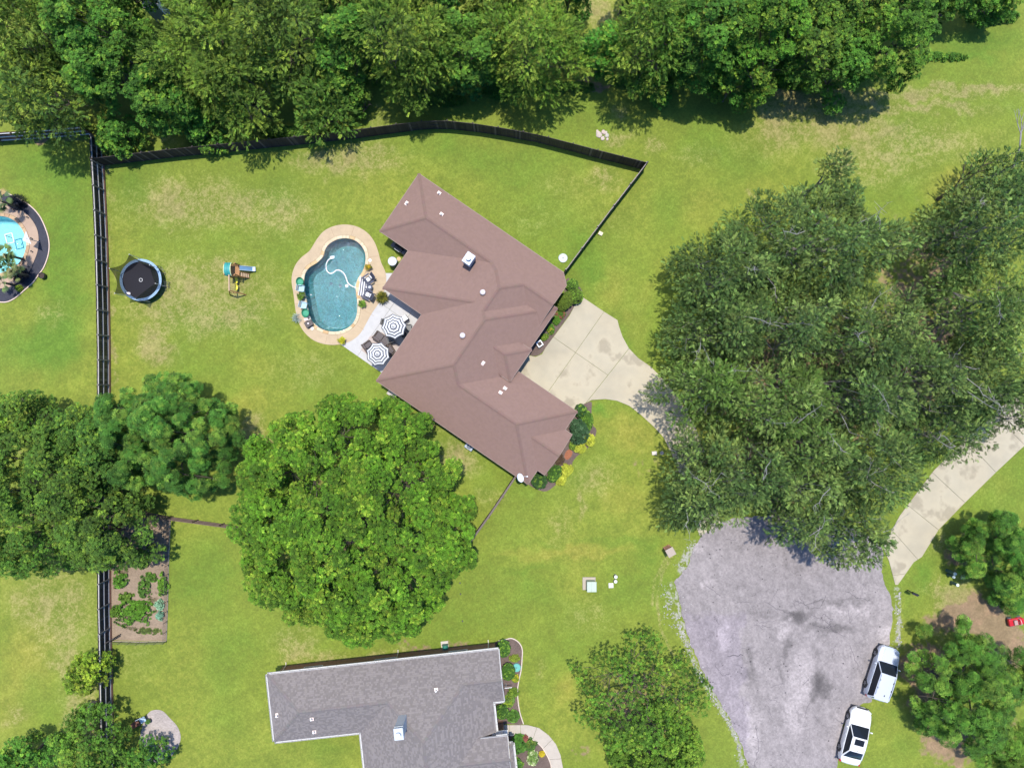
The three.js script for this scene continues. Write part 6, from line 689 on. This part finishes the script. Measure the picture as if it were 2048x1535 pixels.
bush('holly_shrub', 'dark glossy shrub at the corner of the garage wing', 1163, 822, [10, 12], 1.6, 'deep', { size: [.25, .38], sprig: 'broad', color: [.032, .085, .016] }); bush('holly_shrub', 'large dark bluish shrub beside the curved front bed', 1160, 862, [19, 26], 1.7, 'deep', { size: [.25, .4], color: [.035, .085, .03], tip: [.075, .14, .06] }); bush('clipped_bush', 'smooth rounded green bush behind the dark bluish shrub', 1174, 842, [12, 20], 1.0, 'green', { ...clipB, color: [.055, .125, .012] });
const YL = { size: [.22, .34], sprig: 'broad', color: [.32, .35, .03], tip: [.46, .47, .05], n: 150 }, YG = 'yellow shrubs of the curved bed'; for (const [px, py, r, l] of [[1179, 879, 11.5, 'bright yellow shrub touching the dark bluish shrub'], [1160, 895, 10.5, 'bright yellow shrub right of the red mulch patch'], [1133, 941, 11.5, 'larger bright yellow shrub beside the smooth green hedge'], [1122, 960, 10, 'bright yellow shrub at the lower end of the curved bed']]) bush('yellow_shrub', l, px, py, r, .7, 'lime', YL, YG);
bush('clipped_bush', 'smooth dark green hedge between the bay and the yellow shrubs', 1109, 947, [13, 18], .8, 'green', { ...clipB, color: [.04, .10, .012], turn: -.6 }); bush('holly_shrub', 'dark leafy shrub at the lowest corner of the brown roof', 1078, 962, [14, 16], 1.4, 'deep', { size: [.25, .4], color: [.035, .09, .018] }); bush('small_shrub', 'low reddish-brown plant under the bay', 1118, 917, [10, 12], .4, 'deep', { ...small, color: [.09, .055, .03], tip: [.12, .09, .04] }, undefined, 'plant'); bush('small_shrub', 'dull green low plant between the dark shrub and the bay', 1147, 890, [8, 10], .5, 'olive', { ...small, sprig: 'rosette' }, undefined, 'plant');
struct('red_mulch', slab(smooth(PP([[1132, 903], [1139, 898], [1145, 904], [1141, 914], [1134, 919], [1129, 914]]), 26), .032, .05), std([.36, .14, .07], 1, { map: mulchMap }));
bush('clipped_bush', 'round dark bush at the corner of the grey house', 1007, 1297, [13, 17], 1.0, 'green', { ...clipB, color: [.045, .115, .014] }); bush('clipped_bush', 'round dark bush overlapping the teal lid', 1016, 1344, [14, 16], 1.0, 'green', { ...clipB, color: [.05, .125, .014] }); bush('small_shrub', 'yellowish low plant between the round dark bushes', 1028, 1317, [10, 6], .35, 'lime', { ...small, color: [.16, .19, .03] }, undefined, 'plant'); bush('small_shrub', 'small plant with yellow blossom below the teal lid', 1031, 1357, 6, .35, 'lime', { ...small, tip: [.55, .45, .03] }, undefined, 'plant'); bush('clipped_bush', 'dark round bush beside the porch of the grey house', 1004, 1424, [13, 14], .9, 'green', { ...clipB, color: [.04, .1, .013] }); bush('hosta', 'leafy hosta between the dark bush and the walk', 1025, 1434, [12, 12], .5, 'green', { sprig: 'broad', size: [.3, .45], color: [.07, .16, .02], tip: [.12, .24, .03] }, undefined, 'plant'); bush('hosta', 'pale leafy hosta in the middle of the grey house bed', 1018, 1402, [10, 11], .45, 'lime', { sprig: 'broad', size: [.26, .4], color: [.11, .19, .03] }, undefined, 'plant'); bush('small_shrub', 'dull green mound at the bed edging', 1026, 1386, [11, 8], .4, 'olive', { ...small, sprig: 'rosette' }, undefined, 'plant');
bush('hosta', 'large green hosta inside the curve of the walk', 1037, 1489, [17, 20], .6, 'green', { sprig: 'broad', size: [.32, .5], color: [.06, .16, .02], tip: [.11, .24, .03] }, undefined, 'plant'); bush('hosta', 'green hosta beside the reddish blooms', 1060, 1490, [12, 12], .5, 'green', { sprig: 'broad', size: [.28, .42], color: [.055, .13, .02], tip: [.14, .2, .03] }, undefined, 'plant'); bush('flowering_shrub', 'reddish blooms in the bed inside the walk', 1050, 1477, 5, .4, 'deep', { ...small, color: [.25, .08, .06], tip: [.4, .15, .1] }, undefined, 'flower'); bush('hosta', 'white-edged hosta in the bed inside the walk', 1066, 1517, [11, 14], .5, 'lime', { sprig: 'broad', size: [.26, .4], color: [.16, .26, .06], tip: [.5, .55, .3], tipShare: .4 }, undefined, 'plant'); bush('small_shrub', 'green mound at the bottom edge of the inner bed', 1032, 1530, [14, 12], .6, 'green', { sprig: 'broad', size: [.26, .4], color: [.06, .15, .02] }, undefined, 'plant'); bush('flowering_shrub', 'small yellow flower near the walk', 1084, 1508, 4, .3, 'lime', { ...small, color: [.5, .38, .02], tip: [.6, .5, .04] }, undefined, 'flower');
// vegetables
const veg = { sprig: 'broad', size: [.2, .34], n: 62, ragged: 1 }, VG = 'plants of the vegetable garden';
for (const [px, py, r, h, c, l] of [[265, 1222, [40, 26], .6, [.075, .175, .012], 'big bright green bean patch of the vegetable garden'], [236, 1161, [14, 18], .7, [.07, .165, .014], 'green plant clump beside the left fence in the garden'], [285, 1177, [12, 20], .5, [.07, .15, .018], 'green plants in the middle of the vegetable garden'], [323, 1172, [8, 24], .8, [.085, .18, .014], 'upright climbing plants along the wire fence'], [300, 1155, [10, 8], .4, [.07, .15, .016], 'small green plants above the climbing row'], [285, 1130, [12, 10], .35, [.12, .16, .03], 'yellowish low plants in the upper garden'], [318, 1210, [9, 9], .5, [.2, .34, .2], 'pale blue-green cabbages nearer the climbing row'], [318, 1230, [9, 9], .5, [.14, .27, .17], 'blue-green cabbages nearest the lower wire fence'], [256, 1105, [34, 5], .4, [.06, .13, .02], 'thin row of seedlings at the top of the plot'], [228, 1224, [9, 8], .4, [.09, .17, .016], 'small plant clump left of the bean patch'], [290, 1262, [28, 6], .2, [.1, .14, .03], 'thin weeds along the bottom of the plot'], [250, 1195, [16, 10], .4, [.1, .17, .02], 'low leafy plants above the bean patch']])
  bush('vegetable_plants', l, px, py, r, h, 'lime', { ...veg, color: c, tip: c.map((x) => x * 1.45) }, VG, 'plant');
for (const [px, py, r, l] of [[245, 1140, [14, 8], 'dull weeds below the seedling row'], [310, 1110, [16, 14], 'dull weeds along the upper wire fence'], [262, 1255, [20, 6], 'dull weeds under the bean patch'], [300, 1085, [14, 20], 'dull weeds in the shade of the garden tree'], [305, 1195, [8, 10], 'dull weeds left of the pale cabbages']]) bush('weeds', l, px, py, r, .18, 'olive', { sprig: 'blade', size: [.14, .26], n: 14, ragged: 1, color: [.13, .15, .04], tip: [.24, .21, .09] }, 'weeds in the vegetable garden', 'weeds');
// ---------------------------------------------------------------- cars
function patchGeo(a, b, c, d, bulge, n = 8) { // a four-cornered bulged sheet: a-b along one edge, d-c along the other
  const s = new Soup(), nrm = b.clone().sub(a).cross(d.clone().sub(a)).normalize(), pt = (u, v) => { const p = a.clone().lerp(b, u).lerp(d.clone().lerp(c, u), v).addScaledVector(nrm, bulge * 4 * u * (1 - u) * (.4 + 2.4 * v * (1 - v))); return [p.x, p.y, p.z]; };
  for (let i = 0; i < n; i++) for (let j = 0; j < n; j++) s.fan([pt(i / n, j / n), pt((i + 1) / n, j / n), pt((i + 1) / n, (j + 1) / n), pt(i / n, (j + 1) / n)], [1, 1, 1]);
  const g = noColor(s.build()); g.deleteAttribute('normal'); return smoothG(g); }
function smoothG(g) { const m = mergeVertices(g, 1e-4); m.computeVertexNormals(); return m; }
const carGlass = phys([.012, .015, .02], .12, { specularIntensity: .5 }), tyreM = std([.018, .018, .02], .85), rimM = std([.32, .33, .36], .35, { metalness: .6 }), lampM = phys([.55, .58, .62], .1, { clearcoat: 1 }), tailM = phys([.35, .01, .01], .15, { clearcoat: 1 }), trimM = std([.015, .015, .017], .5);
function car(label, px, py, turn, o) {
  const paint = phys(o.paint, .28, { clearcoat: 1, clearcoatRoughness: .06, specularIntensity: .8 }), t = thing(o.name, label, 'car', P(px, py), turn), body = new Soup();
  const ring = ([z, w, yt, yb]) => { const q = [[w * .86, yb], [w * .985, yb + .12], [w, yb + .3], [w * .995, yt * .78], [w * .965, yt - .07], [w * .88, yt - .012], [w * .55, yt + .012], [0, yt + .02]]; return [...q.map(([x, y]) => [x, y, z]), ...q.slice(0, -1).reverse().map(([x, y]) => [-x, y, z])]; };
  const rs = o.stations.map(ring); for (let i = 0; i + 1 < rs.length; i++) for (let k = 0; k + 1 < rs[i].length; k++) body.fan([rs[i][k], rs[i + 1][k], rs[i + 1][k + 1], rs[i][k + 1]], [1, 1, 1]); for (const e of [rs[0], rs[rs.length - 1]]) body.fan(e, [1, 1, 1]);
  const bg = noColor(body.build()); bg.deleteAttribute('normal'); part('body', toCreasedNormals(mergeVertices(bg, 1e-4), .7), paint, t);
  const { zf, zr, rf, rr: rrz, wb, wr, yb, yr } = o.cab; // windscreen foot, rear foot, roof front, roof rear, half widths and heights
  const F = (s) => V(s * wb * .93, yb, zf), Ft = (s) => V(s * wr * .95, yr, rf), B = (s) => V(s * wb * .92, yb + .02, zr), Bt = (s) => V(s * wr * .93, yr - .02, rrz);
  part('windscreen', patchGeo(F(1), F(-1), Ft(-1), Ft(1), .05), carGlass, t); part('rear_window', patchGeo(B(-1), B(1), Bt(1), Bt(-1), .05), carGlass, t);
  for (const s of [-1, 1]) { const a = V(s * wb, yb - .02, zf + .12), b = V(s * wb, yb, zr - .12), c = V(s * wr * 1.01, yr - .03, rrz - .03), d = V(s * wr * 1.01, yr - .03, rf + .06); part('side_window', s > 0 ? patchGeo(a, b, c, d, -.03) : patchGeo(b, a, d, c, -.03), carGlass, t);
    part('pillar', mg([bar(V(s * wb * .965, yb - .02, zf + .03), V(s * wr * .98, yr, rf + .02), .04, .035, 6), bar(V(s * wb * .97, yb, zr - .04), V(s * wr * .97, yr - .02, rrz - .01), .07, .05, 6), tube([V(s * wr * .98, yr, rf + .02), V(s * wr * 1.0, yr + .015, (rf + rrz) / 2), V(s * wr * .97, yr - .015, rrz)], .035, 12, 6)]), paint, t);
    part('door_post', beam(V(s * (wb + .012), yb, o.bz), V(s * (wr * 1.01 + .012), yr - .04, o.bz + .04), .012, .06), trimM, t); part('sill', box(.03, .09, 2.0, s * (o.W / 2 - .06), .24, 0), trimM, t);
    const m = new THREE.Group(); m.name = 'side_mirror'; t.add(m); part('housing', rbox(.22, .13, .1, .04, s * (o.W / 2 + .1), yb + .04, zf + .28), paint, m); part('stalk', bar(V(s * (wb - .02), yb, zf + .3), V(s * (o.W / 2 + .05), yb + .03, zf + .28), .02), trimM, m);
    const [z0] = o.stations[0]; part('headlight', rbox(.3, .09, .26, .04, s * (o.W / 2 - .3), o.ly, z0 + .26, -s * .6), lampM, t); part('tail_light', rbox(.14, .2, .22, .05, s * (o.W / 2 - .12), o.ty, o.stations[o.stations.length - 1][0] - .18, s * .4), tailM, t); part('door_handle', box(.02, .025, .16, s * (o.W / 2 + .004), yb - .14, o.bz + .55), paint, t); part('door_handle', box(.02, .025, .16, s * (o.W / 2 + .004), yb - .14, o.bz - .25), paint, t);
    for (const z of o.axles) { part('wheel_arch', cyl(.39, .39, .04, 0, -.02, 0, 24).rotateZ(Math.PI / 2).translate(s * (o.W / 2 - .028), .36, z), trimM, t); const w = new THREE.Group(); w.name = 'wheel'; w.position.set(s * (o.W / 2 - .085), .33, z); t.add(w); part('tyre', new THREE.TorusGeometry(.255, .085, 10, 28).scale(1, 1, 1.3).rotateY(Math.PI / 2), tyreM, w); part('rim', mg([cyl(.2, .2, .05, 0, -.025, 0, 22).rotateZ(Math.PI / 2).translate(s * .04, 0, 0), ...[0, 1, 2, 3, 4].map((k) => box(.03, .2, .05, s * .075, .1, 0).rotateX(k * TAU / 5))]), rimM, w); } }
  const roofS = new Soup(), N = 10, rz = (v) => rf + (rrz - rf) * v, pt = (u, v) => { const x = (u - .5) * 2, e = 1 - Math.pow(Math.abs(x), 4) * .05; return [x * wr * (1.0 - .05 * Math.pow(Math.abs(v - .5) * 2, 3)), yr + .045 * (1 - x * x) * (1 - Math.pow(Math.abs(v - .45) * 1.8, 2) * .5) - .02 * Math.pow(Math.abs(x), 3), rz(v)]; }; for (let i = 0; i < N; i++) for (let j = 0; j < N; j++) roofS.fan([pt(i / N, j / N), pt(i / N, (j + 1) / N), pt((i + 1) / N, (j + 1) / N), pt((i + 1) / N, j / N)], [1, 1, 1]); const rg = noColor(roofS.build()); rg.deleteAttribute('normal'); part('roof', smoothG(rg), paint, t);
  const z0 = o.stations[0][0]; part('grille', rbox(o.W * .5, .16, .1, .03, 0, .55, z0 + .05), trimM, t); part('bumper', mg([rbox(o.W * .8, .1, .14, .04, 0, .33, z0 + .1), rbox(o.W * .8, .1, .14, .04, 0, .33, -z0 - .1)]), trimM, t); part('number_plate', box(.36, .12, .015, 0, .6, -z0 + .006), std([.6, .6, .58], .6), t);
  part('hood_line', mg([-1, 1].map((s) => tube([V(s * .38, o.stations[2][2] + .03, o.stations[2][0] + .05), V(s * .5, o.stations[3][2] + .024, o.stations[3][0]), V(s * .56, yb - .005, zf)], .008, 12, 4))), paint, t);
  for (const x of o.extra ?? []) x(t, paint); return t;
}
const SUV = { name: 'parked_suv', W: 1.84, paint: [.44, .47, .53], bz: .25, ly: .72, ty: .85, axles: [-1.33, 1.29],
  stations: [[-2.24, .40, .58, .32], [-2.2, .58, .64, .28], [-2.08, .74, .73, .24], [-1.86, .86, .81, .22], [-1.45, .915, .90, .22], [-.95, .92, .99, .22], [-.2, .92, 1.02, .22], [.9, .92, 1.05, .22], [1.65, .905, 1.07, .22], [2.0, .87, 1.05, .24], [2.14, .80, .98, .26], [2.21, .66, .85, .28], [2.23, .5, .7, .3]],
  cab: { zf: -.98, zr: 2.08, rf: -.22, rr: 1.82, wb: .85, wr: .66, yb: 1.0, yr: 1.58 },
  extra: [(t, p) => { for (const s of [-1, 1]) { part('roof_rail', tube([V(s * .58, 1.6, -.1), V(s * .6, 1.67, .1), V(s * .6, 1.67, 1.4), V(s * .58, 1.58, 1.6)], .02, 20, 6), p, t); for (const z of [.35, 1.0]) part('rack_foot', box(.05, .04, .13, s * .56, 1.635, z), trimM, t); } part('antenna', rbox(.06, .05, .14, .02, .12, 1.64, 1.5), trimM, t); part('spoiler', rbox(1.2, .04, .2, .02, 0, 1.575, 1.86), p, t); }] };
const SEDAN = { name: 'parked_sedan', W: 1.82, paint: [.62, .62, .61], bz: .2, ly: .66, ty: .8, axles: [-1.36, 1.28],
  stations: [[-2.36, .36, .5, .3], [-2.31, .56, .57, .26], [-2.18, .73, .65, .22], [-1.92, .86, .74, .2], [-1.5, .905, .83, .2], [-.95, .91, .92, .2], [-.2, .91, .94, .2], [.9, .91, .95, .2], [1.55, .9, .98, .2], [2.0, .85, .97, .22], [2.2, .76, .93, .25], [2.3, .6, .82, .27], [2.34, .42, .66, .3]],
  cab: { zf: -.98, zr: 1.72, rf: -.2, rr: 1.0, wb: .83, wr: .62, yb: .93, yr: 1.40 },
  extra: [(t) => { part('sunroof', rbox(.78, .02, .5, .01, 0, 1.452, .18), carGlass, t); part('antenna', rbox(.05, .05, .12, .02, 0, 1.43, .9), trimM, t); }] };
car('pale blue-white estate car with roof rails at the road edge', 1757, 1339, -.317, SUV);
car('bright white saloon car with a dark sunroof behind the estate car', 1703.7, 1463.7, -.268, SEDAN);
renderer.render(scene, camera);
